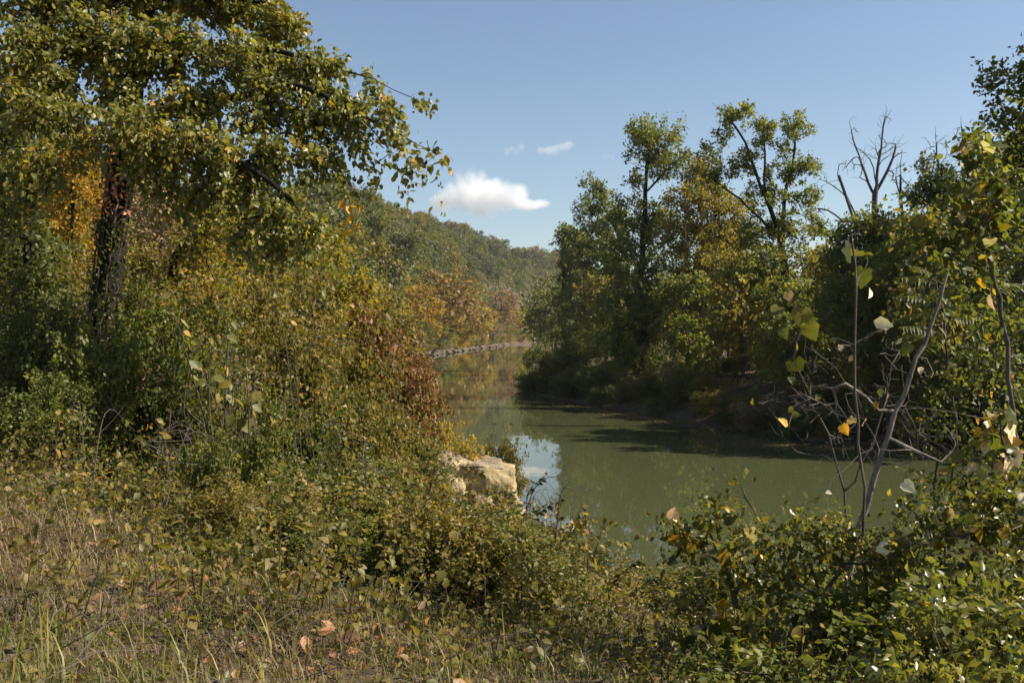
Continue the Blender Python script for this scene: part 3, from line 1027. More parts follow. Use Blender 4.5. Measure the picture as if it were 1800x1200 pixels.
# bushes on the opposite bank
GS = 'bushes on the opposite bank'
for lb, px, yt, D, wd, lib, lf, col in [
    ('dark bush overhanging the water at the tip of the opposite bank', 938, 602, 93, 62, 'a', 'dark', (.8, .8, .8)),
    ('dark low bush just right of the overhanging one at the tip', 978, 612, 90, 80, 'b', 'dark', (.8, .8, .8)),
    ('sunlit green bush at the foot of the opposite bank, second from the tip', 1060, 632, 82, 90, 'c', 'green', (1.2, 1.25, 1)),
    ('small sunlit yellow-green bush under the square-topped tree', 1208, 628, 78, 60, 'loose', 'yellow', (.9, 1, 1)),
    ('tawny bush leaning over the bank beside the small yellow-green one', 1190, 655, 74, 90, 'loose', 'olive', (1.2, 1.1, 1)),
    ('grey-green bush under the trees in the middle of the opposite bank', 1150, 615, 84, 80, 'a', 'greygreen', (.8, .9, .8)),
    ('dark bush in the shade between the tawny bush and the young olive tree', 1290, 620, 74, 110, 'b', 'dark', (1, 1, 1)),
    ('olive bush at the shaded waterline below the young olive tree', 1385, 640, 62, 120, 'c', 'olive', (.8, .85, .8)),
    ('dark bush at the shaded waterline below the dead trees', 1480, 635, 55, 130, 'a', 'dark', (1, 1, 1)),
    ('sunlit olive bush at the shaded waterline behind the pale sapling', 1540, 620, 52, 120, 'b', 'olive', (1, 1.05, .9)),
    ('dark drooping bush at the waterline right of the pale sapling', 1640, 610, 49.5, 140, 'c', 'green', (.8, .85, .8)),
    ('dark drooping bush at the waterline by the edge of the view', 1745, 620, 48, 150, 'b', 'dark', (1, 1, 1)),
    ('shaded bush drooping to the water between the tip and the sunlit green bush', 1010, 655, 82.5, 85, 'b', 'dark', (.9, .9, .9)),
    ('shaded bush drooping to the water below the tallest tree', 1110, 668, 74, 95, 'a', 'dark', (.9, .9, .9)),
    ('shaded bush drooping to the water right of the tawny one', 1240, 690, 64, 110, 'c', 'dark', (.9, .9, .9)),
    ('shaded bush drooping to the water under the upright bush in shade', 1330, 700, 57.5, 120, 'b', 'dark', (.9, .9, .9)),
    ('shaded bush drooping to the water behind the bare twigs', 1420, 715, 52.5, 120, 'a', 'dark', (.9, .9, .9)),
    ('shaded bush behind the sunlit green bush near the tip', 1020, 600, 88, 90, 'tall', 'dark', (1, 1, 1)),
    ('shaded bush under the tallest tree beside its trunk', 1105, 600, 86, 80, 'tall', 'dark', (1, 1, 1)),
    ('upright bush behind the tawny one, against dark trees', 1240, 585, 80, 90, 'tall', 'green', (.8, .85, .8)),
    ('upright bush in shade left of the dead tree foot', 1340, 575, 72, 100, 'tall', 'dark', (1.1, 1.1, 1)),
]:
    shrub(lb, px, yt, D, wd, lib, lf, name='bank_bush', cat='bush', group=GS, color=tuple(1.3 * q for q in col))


rq = np.random.default_rng(66)
fr_ = spline([(6.5, 121, 0), (1.6, 97, 0), (1.9, 91, 0), (5, 81, 0), (11, 64, 0), (15.5, 50.5, 0), (24, 46, 0), (36, 43, 0)], 1.7)
for k, q in enumerate(fr_):
    off = .5 + 2.2 * rq.random()
    x, y = q[0] + off * .85, q[1] + off * .55
    sc_ = .8 + .6 * rq.random()
    lf = str(rq.choice(['dark', 'green', 'olive', 'grey'], p=[.5, .24, .18, .08]))
    lib = ['a', 'c', 'b', 'loose'][k % 4]
    root = link('bank_bush', None)
    root.location = (x, y, hz_(x, y) - .15)
    root.scale = (sc_ * 1.35, sc_ * 1.35, sc_)
    root.rotation_euler = (0, 0, rq.random() * 6.28)
    tag(root, {'dark': 'dark', 'green': 'green', 'olive': 'olive', 'grey': 'brownish'}[lf] + ' small bush in the fringe drooping over the opposite waterline', 'bush', 'fringe of the opposite waterline')
    wood, geo = SHRUB[lib]
    if lib not in SHRUB_ME:
        SHRUB_ME[lib] = mesh_np('shrub_leaves', geo[0], geo[1], LM['olive'], geo[2])
    link('stems', wood, root)
    wear(link('leaves', SHRUB_ME[lib], root), LM[lf])

# ------------------------------------------------------------------ grass-like blades
def blades_geo(P, Hh, Wd, lean, rng, seg=3):
    n = len(P)
    a = rng.random(n) * 6.28
    d = np.stack([np.cos(a), np.sin(a), 0 * a], 1)
    sdv = np.stack([-np.sin(a), np.cos(a), 0 * a], 1)
    V = []
    for k in range(seg + 1):
        t = k / seg
        c = P + np.outer(Hh * t * np.sqrt(np.maximum(0, 1 - (lean * t) ** 2)), [0, 0, 1]) + d * (Hh * lean * t * t)[:, None]
        wv = (Wd * (1 - t) ** .7)[:, None] * sdv
        V += [c - wv, c + wv] if k < seg else [c]
    v = np.stack(V, 1)
    f = []
    for k in range(seg - 1):
        o = 2 * k
        f += [(o, o + 1, o + 3), (o, o + 3, o + 2)]
    o = 2 * (seg - 1)
    f.append((o, o + 1, o + 2))
    f = np.array(f)
    nv = 2 * seg + 1
    return v.reshape(-1, 3), (f[None] + (np.arange(n) * nv)[:, None, None]).reshape(-1, 3), len(f)


def tuft(label, px, D, n, hgt, spread, leaf, name='grass_tuft', cat='grass', group=None, seed=1, lean=.6, width=.006):
    rng = np.random.default_rng(seed)
    x = (px - 900) / F * D
    P = np.zeros((n, 3))
    P[:, :2] = rng.normal(size=(n, 2)) * spread
    v, f, k = blades_geo(P, hgt * (.5 + .7 * rng.random(n)), np.full(n, width), np.clip(lean * (.3 + rng.random(n)), 0, .95), rng)
    o = link(name, mesh_np(name, v, f, LM[leaf], np.repeat(rng.random(n), k)))
    o.location = (x, D, hz_(x, D) - .03)
    return tag(o, label, cat, group)


tuft('tan dry grass tuft on the opposite bank left of the sunlit green bush', 1003, 86, 500, 1.5, .5, 'straw', seed=3, group='dry tufts of the opposite bank', width=.03)
tuft('tawny dry grass tuft spilling over the opposite bank under the tawny bush', 1195, 73, 900, 1.9, .7, 'straw', seed=4, group='dry tufts of the opposite bank', width=.03)
tuft('small dry grass tuft at the bank edge right of the tawny bush', 1275, 69, 500, 1.0, .7, 'straw', seed=5, group='dry tufts of the opposite bank', width=.03)

straw_zone = lambda x, y: np.clip(1.25 - np.hypot((x + 4.0) / 1.6, (y - 6.3) / 1.5) ** 2, 0, 1)
# ------------------------------------------------------------------ limestone outcrop at the near waterline
def rock_block(name, cx, cy, cz, sx, sy, sz, seed, mat, parent, n=24, strata=.05, rough=.24, lean=(0, 0)):
    vs_, fs = [], []
    idx = {}

    def add(p):
        k = tuple(np.round(p, 4))
        if k not in idx:
            idx[k] = len(vs_)
            vs_.append(p)
        return idx[k]
    g = np.linspace(-1, 1, n)
    for ax in range(3):
        for sg in (-1, 1):
            for i in range(n - 1):
                for j in range(n - 1):
                    q = []
                    for (u, w_) in ((g[i], g[j]), (g[i + 1], g[j]), (g[i + 1], g[j + 1]), (g[i], g[j + 1])):
                        p_ = [0, 0, 0]
                        p_[ax] = sg
                        p_[(ax + 1) % 3] = u
                        p_[(ax + 2) % 3] = w_
                        q.append(add(p_))
                    if sg < 0:
                        q = q[::-1]
                    fs += [(q[0], q[1], q[2]), (q[0], q[2], q[3])]
    v = np.array(vs_, float)
    r = np.linalg.norm(v, axis=1, keepdims=True)
    v = v * (1 - .17 * ((r - 1) / .73))          # rounded corners
    out_ = np.empty_like(v)
    sdv = Vector((seed * 3.1, seed * 1.7, seed * .9))
    for i, p_ in enumerate(v):
        q = Vector((p_[0] * sx, p_[1] * sy, p_[2] * sz))
        a_ = mnoise.fractal(q * 1.3 + sdv, 1.0, 2.0, 5)
        c_ = mnoise.cell(Vector((q.x * .4, q.y * .4, q.z * 3.2)) + sdv)
        n_ = Vector(p_).normalized()
        h_ = Vector((n_.x, n_.y, 0))
        q = q + n_ * (a_ * rough) + h_ * ((c_ - .5) * strata * 2)
        q.x += lean[0] * p_[2]
        q.y += lean[1] * p_[2]
        out_[i] = q
    o = link(name, mesh_np(name, out_ + np.array([cx, cy, cz]), np.array(fs), mat), parent)
    return o


LIME = rock_mat('limestone', [(.28, (.11, .08, .04)), (.42, (.22, .168, .088)), (.58, (.35, .275, .15)), (.75, (.45, .375, .235))], 1.7, 1.0)
LIMETOP = rock_mat('limestone_weathered', [(.3, (.11, .085, .055)), (.5, (.22, .172, .115)), (.7, (.36, .295, .205))], 2.2, 1.0)
ro = link('rock_outcrop', None)
ro.location = (-1.1, 29.6, 0)
ro.rotation_euler = (.04, .09, .22)
tag(ro, 'tan limestone ledge jutting into the water, grey cap over a pale face', 'rock')
rock_block('block', -.15, .5, .62, 1.32, 1.3, 1.02, 1, LIME, ro, lean=(-.12, 0))
rock_block('cap_slab', -.35, .5, 1.52, 1.1, 1.2, .15, 2, LIMETOP, ro, rough=.2, strata=.05)
rock_block('rear_slab', -1.75, .25, 1.05, 1.0, 1.2, .75, 3, LIMETOP, ro, n=18)
rock_block('foot_stone', 1.0, -.35, .22, .36, .5, .42, 4, LIME, ro, n=12)
rock_block('side_slab', -1.35, -.7, .6, .8, .5, .75, 5, LIME, ro, n=16)
rock_block('fallen_stone', .75, -1.15, .05, .3, .26, .28, 6, LIME, ro, n=10)

# ------------------------------------------------------------------ the big tree of the near bank
rngb = np.random.default_rng(77)
DB = 14.0
b = base_at(168, DB)
trunk = [b, W(172, 640, DB), W(186, 520, DB), W(200, 400, DB), W(214, 300, DB), W(228, 210, DB), W(240, 110, DB), W(262, 10, DB), W(280, -90, DB)]
limbs = [[W(222, 250, DB), W(300, 190, 13.4), W(400, 175, 13), W(520, 150, 12.6), W(620, 195, 12.4), W(700, 235, 12.2), W(768, 268, 12)],
         [W(228, 215, DB), W(330, 240, 12.6), W(430, 290, 12), W(510, 350, 11.8), W(550, 400, 11.6)],
         [W(240, 110, DB), W(360, 90, 13.5), W(500, 95, 13), W(620, 130, 12.8), W(720, 170, 12.5)],
         [W(225, 220, DB), W(150, 190, 13.2), W(80, 200, 12.4), W(30, 230, 12)],
         [W(262, 10, DB), W(380, -10, 14), W(480, 10, 14)], [W(235, 140, DB), W(140, 80, 13.5), W(40, 70, 13)],
         [W(212, 330, DB), W(165, 320, DB - .4), W(110, 330, DB - .8)],
         [W(520, 160, 12.6), W(580, 260, 12.3), W(610, 330, 12.1), W(620, 400, 12)],
         [W(640, 205, 12.4), W(690, 270, 12.2), W(716, 330, 12.1)]]
bl = [B(60, 185, 12.2, 40, 50), B(140, 195, 12.6, 60, 32), B(225, 215, 12.4, 60, 46), B(300, 240, 12.3, 70, 52), B(385, 260, 12.2, 60, 55), B(330, 175, 13, 70, 40), B(440, 200, 12.7, 50, 38), B(470, 270, 12.2, 50, 42),
      B(530, 205, 12.6, 60, 42), B(555, 275, 12.3, 46, 36), B(600, 190, 12.5, 50, 36), B(625, 240, 12.3, 36, 28), B(672, 200, 12.3, 26, 28), B(700, 245, 12.2, 24, 20), B(650, 285, 12.2, 18, 16), B(722, 292, 12.1, 15, 18), 
      B(755, 278, 12.0, 14, 7), B(430, 340, 12, 46, 36), B(490, 370, 11.8, 50, 38), B(540, 395, 11.6, 36, 34), B(480, 420, 11.7, 44, 24), B(400, 300, 12.1, 40, 30), B(600, 315, 12.1, 18, 24), B(80, 285, 12.2, 36, 46), B(50, 350, 12.2, 24, 40),
      B(722, 182, 12.4, 13, 12), B(290, 320, 12.4, 34, 28), B(350, 335, 12.2, 40, 30), B(250, 290, 12.5, 36, 28), B(420, 400, 11.9, 34, 24), B(560, 432, 11.6, 24, 14), B(150, 250, 12.6, 40, 26), B(110, 145, 13, 56, 34), B(470, 155, 12.8, 64, 28), B(560, 158, 12.7, 44, 24), B(205, 150, 13.2, 54, 34),
      B(60, 90, 13, 70, 60), B(170, 70, 13.4, 80, 60), B(290, 80, 13.4, 90, 60), B(420, 100, 13.2, 80, 50), B(540, 120, 13, 70, 40), B(640, 145, 12.8, 36, 24), B(230, -20, 14, 120, 70), B(380, -10, 14, 110, 60), B(480, 40, 13.8, 60, 40), B(80, 0, 13.5, 80, 60)]
big, TB = build_tree('shade_tree', 'big dark-trunked shade tree on the near bank, its glossy limbs arching over the river', 'tree', b, [trunk] + limbs, [(c_, tuple(.93 * q for q in r_)) for c_, r_ in bl], 2300, .21, .004, BARK['dark'], LM['cotton'], 20, .072, 'ovate',
                     rc=.14, step=.28, seed=78, clear_z=b[2] + 2.6, up=.2, droop=.8, power=.6, sharp=.6)
# single leaves that hang apart from the crown against the sky and hill
LEAFOBJ = {}


def leaf_obj(kind, mat):
    if (kind, mat) not in LEAFOBJ:
        v, f, k = leaf_geo(np.zeros((1, 3)), np.array([[1.0, 0, 0]]), np.array([[0, 0, 1.0]]), [1.0], kind)
        LEAFOBJ[(kind, mat)] = mesh_np('leaf_' + kind, v, f, LM[mat])
    return LEAFOBJ[(kind, mat)]


def put_leaf(parent, p_world, size, kind, mat, rng, droop=.9, up=.3, color=None, u=None, n=None):
    U, Nn = leaf_dirs(1, rng, up, droop)
    U = U[0] if u is None else unit(np.asarray(u, float))
    Nn = Nn[0] if n is None else np.asarray(n, float)
    Vv = unit(np.cross(Nn, U))
    Nn = np.cross(U, Vv)
    o = link('leaf', leaf_obj(kind, mat), parent)
    loc = np.asarray(p_world) - np.array(parent.location)
    M = np.eye(4)
    M[:3, 0], M[:3, 1], M[:3, 2], M[:3, 3] = U * size, Vv * size, Nn * size, loc
    o.matrix_local = Matrix(M.tolist())
    if color:
        o.color = (*color, 1)
    return o


for px, py in [(792, 305), (782, 286), (776, 270), (768, 258), (765, 322), (757, 300), (748, 268), (742, 300), (735, 315), (728, 330), (716, 357), (724, 342), (708, 345), (714, 322), (700, 335), (746, 328), (760, 280), (770, 296), (752, 255),
               (735, 270), (690, 318), (682, 302), (668, 318), (655, 322), (660, 308), (720, 308), (738, 285), (745, 290), (764, 268)]:
    put_leaf(big, W(px, py - 8, 12.0 + .3 * rngb.random()), .085 + .04 * rngb.random(), 'heart', 'big', rngb, droop=1.6)
for px, py in [(612, 352), (605, 362), (618, 370), (610, 378), (622, 385), (638, 368), (615, 395), (606, 402), (620, 408), (627, 400), (612, 412), (602, 398), (622, 360), (632, 392), (609, 388)]:
    put_leaf(big, W(px, py - 6, 12 + .2 * rngb.random()), .09 + .035 * rngb.random(), 'heart', 'biggold', rngb, droop=1.4)
# red creeper on the trunk
rc_ = np.random.default_rng(80)
tp = spline(trunk, .1)
seg = tp[(tp[:, 2] > W(0, 385, DB)[2]) & (tp[:, 2] < W(0, 285, DB)[2])]
cp = link('creeper', None)
cp.location = seg[0]
tag(cp, 'pink-red creeper climbing the big dark trunk', 'vine')
prt = []
for k in range(4):
    off = rc_.normal(size=(len(seg), 3)) * .015 + np.array([.05 * k - .08, -.2, 0])
    prt.append(tube_geo(seg + off - seg[0], np.full(len(seg), .012), 5))
v, f = join_geo(prt)
link('stem', mesh_np('creeper_stem', v, f, BARK['pale'], smooth=True), cp)
P = seg[rc_.integers(0, len(seg), 420)] + rc_.normal(size=(420, 3)) * np.array([.13, .10, .06]) + np.array([0, -.16, 0]) - seg[0]
link('leaves', leaves_mesh('creeper_leaves', P, rc_, .06, 'ovate', LM['pink'], .2, .9), cp)
seg2 = tp[(tp[:, 2] > b[2] + .2) & (tp[:, 2] < W(0, 380, DB)[2])]
iv = link('ivy', None)
iv.location = seg2[0]
tag(iv, 'dark small-leaved ivy clothing the lower half of the big trunk', 'vine')
a_ = rc_.random(2400) * 6.28
rad_ = .21 + .07 * rc_.random(2400) ** 2
P = seg2[rc_.integers(0, len(seg2), 2400)] + np.stack([np.cos(a_) * rad_, np.sin(a_) * rad_, rc_.normal(size=2400) * .06], 1) - seg2[0]
link('leaves', leaves_mesh('ivy_leaves', P, rc_, .05, 'ovate', LM['dark'], .1, .9), iv)
prt = [tube_geo(seg2 + np.array([.2 * math.cos(q), .2 * math.sin(q), 0]) + rc_.normal(size=(len(seg2), 3)) * .012 - seg2[0], np.full(len(seg2), .012), 5) for q in (3.6, 4.4, 5.1, 5.8)]
v, f = join_geo(prt)
link('stem', mesh_np('ivy_stem', v, f, BARK['brown'], smooth=True), iv)

# ------------------------------------------------------------------ small trees behind the shrubs of the near bank
GN = 'small trees of the near bank'
for lb, px, D, polys_px, blobs, n_t, rb, bark, leaf, ml, size, rc0, col, sd_, nm in [
    ('gold-leaved small tree behind the big trunk, at its left', 120, 26, [(122, 560), (125, 420), (130, 300)], [(130, 285, 50, 44), (95, 330, 44, 40), (150, 350, 40, 40), (100, 400, 56, 40), (140, 440, 50, 40), (60, 420, 40, 60)], 300, .10, 'dark', 'gold', 26, .10, .3, (.8, .85, .7), 201, 'small_tree'),
    ('dark-stemmed tree at the edge left of the big trunk', 45, 15, [(48, 600), (52, 430), (48, 300), (40, 120)], [(40, 420, 40, 60), (50, 520, 44, 60), (70, 470, 30, 50), (30, 330, 30, 60), (20, 200, 40, 80)], 260, .11, 'dark', 'dark', 26, .075, .2, None, 202, 'small_tree'),
    ('grey-brown twiggy small tree right of the big trunk', 285, 22, [(286, 560), (284, 480), (283, 400), (280, 340)], [(270, 370, 40, 46), (300, 400, 40, 50), (265, 430, 40, 50), (300, 470, 44, 46), (280, 340, 30, 26)], 300, .06, 'grey', 'grey', 12, .065, .2, (1, .95, .9), 203, 'small_tree'),
    ('leaning dark-limbed tree behind the twiggy one', 300, 20, [(290, 620), (296, 540), (310, 450), (335, 415), (362, 402)], [(360, 430, 44, 40), (330, 470, 40, 40), (390, 400, 40, 30), (350, 510, 50, 40)], 220, .10, 'dark', 'yellow', 26, .075, .24, (.85, .9, .8), 204, 'small_tree'),
    ('olive rounded tree between the shade tree limbs and the hill', 470, 34, [(470, 600), (470, 520), (472, 440)], [(440, 440, 56, 36), (510, 450, 52, 40), (470, 490, 70, 44), (560, 490, 44, 44), (420, 500, 50, 46)], 420, .14, 'brown', 'olive', 36, .11, .34, (.95, 1, .9), 205, 'small_tree'),
    ('yellow-tipped young tree sticking up at the end of the near thicket', 590, 26, [(580, 640), (585, 540), (595, 450), (605, 420)], [(600, 432, 22, 20), (585, 465, 34, 26), (630, 498, 22, 24), (610, 520, 40, 30), (570, 510, 40, 36), (600, 560, 56, 40)], 260, .07, 'brown', 'yellow', 24, .085, .22, (.9, 1, .8), 206, 'small_tree'),
    ('brown thin tree between the gold-leaved tree and the twiggy one', 225, 30, [(226, 560), (226, 450), (224, 340)], [(235, 360, 40, 40), (215, 420, 50, 50), (245, 470, 50, 50), (190, 470, 50, 50)], 260, .09, 'brown', 'olive', 26, .1, .3, (.9, .85, .75), 207, 'small_tree'),
    ('orange-flecked slim sapling right of the big trunk', 290, 27, [(292, 560), (291, 450), (290, 350)], [(290, 345, 14, 26), (296, 390, 20, 34), (288, 430, 24, 30)], 110, .05, 'brown', 'gold', 16, .085, .18, (1, .75, .6), 208, 'small_tree'),
]:
    b = base_at(px, D)
    build_tree(nm, lb, 'tree', b, [[b] + [W(x_, y_, D) for x_, y_ in polys_px]], [B(x_, y_, D, rx, ry) for x_, y_, rx, ry in blobs], n_t, rb, .006, BARK[bark], LM[leaf], ml, size, rc=rc0, step=.35, seed=sd_, group=GN, color=col, min_r=.006)
for k, (px, yt, D, lf, j) in enumerate([(20, 380, 19, 'green', .8), (95, 440, 18, 'olive', .9), (150, 420, 24, 'gold', .6), (235, 400, 22, 'olive', .95), (60, 330, 27, 'olive', .9), (215, 330, 30, 'grey', .9), (330, 420, 24, 'yellow', .8), (395, 430, 25, 'olive', 1),
                                     (455, 450, 27, 'yellow', .75), (510, 470, 24, 'olive', 1), (555, 455, 30, 'olive', .95), (600, 490, 31, 'yellow', .8), (640, 520, 33, 'greygreen', 1), (300, 460, 19, 'olive', .9), (180, 470, 17.5, 'green', .8), (110, 330, 36, 'gold', .6),
                                     (280, 350, 38, 'olive', .9), (360, 370, 36, 'greygreen', 1), (440, 390, 42, 'olive', .95), (520, 400, 45, 'greygreen', .95), (590, 430, 48, 'olive', .9), (630, 545, 26, 'olive', .9), (655, 585, 29, 'redbrown', .9), (405, 480, 19, 'yellow', .8), (-30, 420, 16, 'dark', 1), (500, 540, 18.5, 'olive', .95)]):
    mid_tree({'olive': 'olive', 'green': 'green', 'yellow': 'yellow-green', 'dark': 'dark green', 'grey': 'grey-brown', 'gold': 'golden', 'greygreen': 'grey-green', 'redbrown': 'red-brown'}[lf] + ' small tree crowded into the thicket of the near bank', px, yt, D, lf, k % 3, 'small trees crowded into the near thicket', (j, j, j))
# wooded slope behind them
for k, (px, yt, D, lf, wd) in enumerate([(60, 250, 60, 'olive', 230), (190, 290, 70, 'yellow', 200), (320, 300, 75, 'olive', 200), (430, 330, 80, 'olive', 190), (540, 350, 110, 'greygreen', 180), (620, 390, 150, 'olive', 130),
                                     (655, 430, 190, 'greygreen', 110), (250, 240, 95, 'greygreen', 180), (120, 200, 90, 'green', 200), (480, 300, 130, 'greygreen', 170), (400, 280, 120, 'green', 170), (580, 440, 90, 'olive', 120), (660, 500, 120, 'olive', 90),
                                     (700, 525, 170, 'yellow', 70), (715, 555, 200, 'grey', 60), (20, 150, 80, 'green', 220), (-60, 260, 50, 'dark', 220)]):
    far_at({'olive': 'olive', 'yellow': 'yellow-green', 'greygreen': 'grey-green', 'green': 'green', 'grey': 'grey-brown', 'dark': 'dark green'}[lf] + ' tree in the wood rising behind the near thicket', px, yt, D, lf, 'wood behind the near thicket', k % 3, wd, (.9, .9, .85), name='woodland_tree')

# ------------------------------------------------------------------ shrubs of the near bank
S = [
    # label, px, ytop, D, width px, lib, leaf, colour
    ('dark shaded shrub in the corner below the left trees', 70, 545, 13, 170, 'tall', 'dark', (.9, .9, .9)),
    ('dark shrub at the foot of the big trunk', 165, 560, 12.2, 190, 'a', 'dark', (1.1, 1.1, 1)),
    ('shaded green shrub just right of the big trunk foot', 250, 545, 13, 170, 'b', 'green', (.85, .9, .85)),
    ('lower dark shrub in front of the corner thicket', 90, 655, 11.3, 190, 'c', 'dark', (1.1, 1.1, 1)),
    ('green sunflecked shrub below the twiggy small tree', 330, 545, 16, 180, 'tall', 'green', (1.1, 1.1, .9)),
    ('bright yellow-green shrub under the leaning dark limb', 360, 440, 21, 150, 'loose', 'yellow', (1.1, 1.1, 1)),
    ('olive shrub behind the broad pale leaves', 430, 510, 19, 170, 'tall', 'olive', (1, 1, .9)),
    ('olive-green tall shrub in the middle of the near thicket', 520, 505, 22, 170, 'tall', 'olive', (.95, 1, .9)),
    ('olive shrub with yellow leaves left of the red-brown shrub', 580, 535, 21, 160, 'a', 'olive', (1.1, 1.05, .9)),
    ('red-brown shrub at the end of the near thicket beside the river', 662, 545, 21, 125, 'c', 'redbrown', (.9, .95, .9)),
    ('lower red-brown shrub overhanging the water below the tall one', 690, 625, 20.5, 90, 'c', 'redbrown', (.9, .95, .9)),
    ('rusty small shrub nearest the water below the red-brown ones', 722, 688, 22, 75, 'c', 'redbrown', (.9, .95, .9)),
    ('mixed green and brown shrub between the two red-brown ones and the thicket', 625, 600, 20, 160, 'coarse', 'olive', (1, .95, .9)),
    ('dark green shrub in the hollow below the red-brown shrubs', 605, 672, 17, 190, 'a', 'dark', (1.2, 1.2, 1)),
    ('dark green shrub left of the hollow, half in shade', 520, 690, 15.5, 170, 'b', 'dark', (1.2, 1.2, 1)),
    ('green shrub under the broad pale leaves', 400, 640, 13, 190, 'c', 'green', (1, 1, .9)),
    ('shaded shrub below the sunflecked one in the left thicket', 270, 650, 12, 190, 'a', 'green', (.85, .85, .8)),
    ('olive shrub low in the middle of the thicket', 480, 615, 17, 180, 'c', 'olive', (1, 1.05, .9)),
    ('yellow-leaved shrub on the bank just above the rock', 795, 722, 30, 75, 'loose', 'yellow', (1.1, 1.05, .9)),
    ('yellow-green shrub left of the one above the rock', 735, 708, 27, 90, 'a', 'yellow', (.85, .95, .9)),
    ('small olive bush growing on the far end of the rock', 880, 760, 30.9, 70, 'a', 'olive', (.8, .85, .8)),
    ('green shrub between the hollow and the rock', 690, 740, 20, 150, 'b', 'green', (1.05, 1.05, .9)),
    ('dark leafy shrub against the left side of the rock', 735, 815, 20, 140, 'c', 'glossy', (.9, .95, .9)),
    ('olive shrub burying the landward end of the rock', 765, 790, 27.5, 70, 'loose', 'olive', (1, 1, .9)),
    ('green shrub below the hollow on the bank slope', 620, 800, 14.5, 170, 'low', 'glossy', (1, 1, 1)),
    ('brownish shrub on the bank slope below the hollow', 540, 830, 13, 160, 'low', 'olive', (1, .95, .9)),
    ('vine-covered mound in the middle of the bank slope', 700, 885, 13, 190, 'low', 'cover', (1, 1, .95)),
    ('dark glossy shrub in front of the rock', 790, 880, 16, 170, 'b', 'glossy', (1, 1, 1)),
    ('glossy bush at the end of the bank, touching the rock reflection', 900, 905, 14.5, 150, 'a', 'glossy', (1.1, 1.1, 1)),
    ('glossy bush hanging over the water, the farthest into the river', 985, 935, 12.5, 165, 'c', 'glossy', (1.1, 1.1, 1)),
    ('glossy low bush in front of the overhanging one', 930, 1000, 10.5, 200, 'b', 'glossy', (1.05, 1.05, 1)),
    ('leafy low bush at the lower middle of the bank slope', 790, 975, 10.5, 210, 'low', 'cover', (1, 1, .95)),
    ('sunlit vine mound left of the lower middle bush', 650, 945, 10.5, 190, 'low', 'cover', (1.1, 1.1, 1)),
    ('yellowish fern-like mound behind the dry grass', 345, 815, 10.6, 150, 'low', 'yellow', (.5, .62, .7)),
    ('olive mound right of the yellowish fern-like one', 455, 835, 11, 160, 'low', 'olive', (1, 1.05, .9)),
    ('leafy shrub hiding the stems of the broad pale leaves', 420, 735, 9.6, 150, 'b', 'green', (1, 1, .9)),
    ('small mound of leaves at the left behind the dry grass', 210, 825, 10.5, 140, 'low', 'cover', (1, 1, .9)),
]
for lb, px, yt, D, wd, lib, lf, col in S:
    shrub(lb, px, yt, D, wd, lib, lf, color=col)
# thicket filling the rest of the bank: look-alikes between the shrubs above
rf = np.random.default_rng(33)
k = 0
tries = 0
pts = []
while k < 60 and tries < 4000:
    tries += 1
    D = 12.5 + 26 * rf.random() ** 1.2
    px = -120 + 820 * rf.random()
    x = (px - 900) / F * D
    if seg_dist(np.array([x]), np.array([D]), NEAR)[0] < 1.6 or in_river(np.array([x]), np.array([D]))[0]:
        continue
    if any((x - a_) ** 2 + (D - b_) ** 2 < 1.5 for a_, b_ in pts):
        continue
    # stay below the outline of the thicket as the photograph shows it
    lim = np.interp(px, [0, 300, 420, 560, 640, 700, 745], [560, 560, 520, 520, 600, 680, 790])
    yt = lim + 20 + 100 * rf.random()
    top = EYE + (HZ - yt) / F * D
    if top - hz_(x, D) < .7:
        continue
    pts.append((x, D))
    lf = str(rf.choice(['olive', 'green', 'yellow', 'dark', 'grey'], p=[.35, .28, .12, .17, .08]))
    shrub({'olive': 'olive', 'green': 'green', 'yellow': 'yellow-green', 'dark': 'dark green', 'grey': 'grey-brown'}[lf] + ' thicket shrub half hidden in the tangle of the near bank', px, yt, D, (95 + 60 * rf.random()) * 18 / D * 1.15, ['a', 'b', 'c', 'tall'][k % 4], lf, name='thicket_shrub', group='thicket fill of the near bank')
    k += 1

# leafy mounds over the bank slope down to the water
rf = np.random.default_rng(36)
pts = []
k = 0
tries = 0
while k < 140 and tries < 6000:
    tries += 1
    D = 7.5 + 15 * rf.random()
    px = 330 + 640 * rf.random()
    x = (px - 900) / F * D
    dn_ = seg_dist(np.array([x]), np.array([D]), NEAR)[0]
    if dn_ < .8 or in_river(np.array([x]), np.array([D]))[0] or straw_zone(x, D) > .35:
        continue
    if any((x - a_) ** 2 + (D - b_) ** 2 < .36 for a_, b_ in pts):
        continue
    g_ = hz_(x, D)
    top = g_ + .45 + .7 * rf.random() ** 1.5
    yt = HZ - (top - EYE) / D * F
    lim = np.interp(px, [330, 380, 560, 700, 800, 900, 1000, 1080], [830, 820, 800, 800, 880, 905, 945, 1020])
    if yt < lim:
        continue
    pts.append((x, D))
    lf = str(rf.choice(['cover', 'glossy', 'olive', 'green', 'grey'], p=[.36, .24, .22, .14, .04]))
    shrub({'cover': 'mottled green', 'glossy': 'glossy dark green', 'olive': 'olive', 'green': 'mid-green', 'grey': 'withered brown'}[lf] + ' low leafy mound among others on the bank slope above the water', px, yt, D, (1.0 + .5 * rf.random()) / D * F, ['a', 'c', 'loose', 'b'][k % 4], lf, name='leafy_mound', group='leafy mounds of the bank slope')
    k += 1
print('mounds', k)
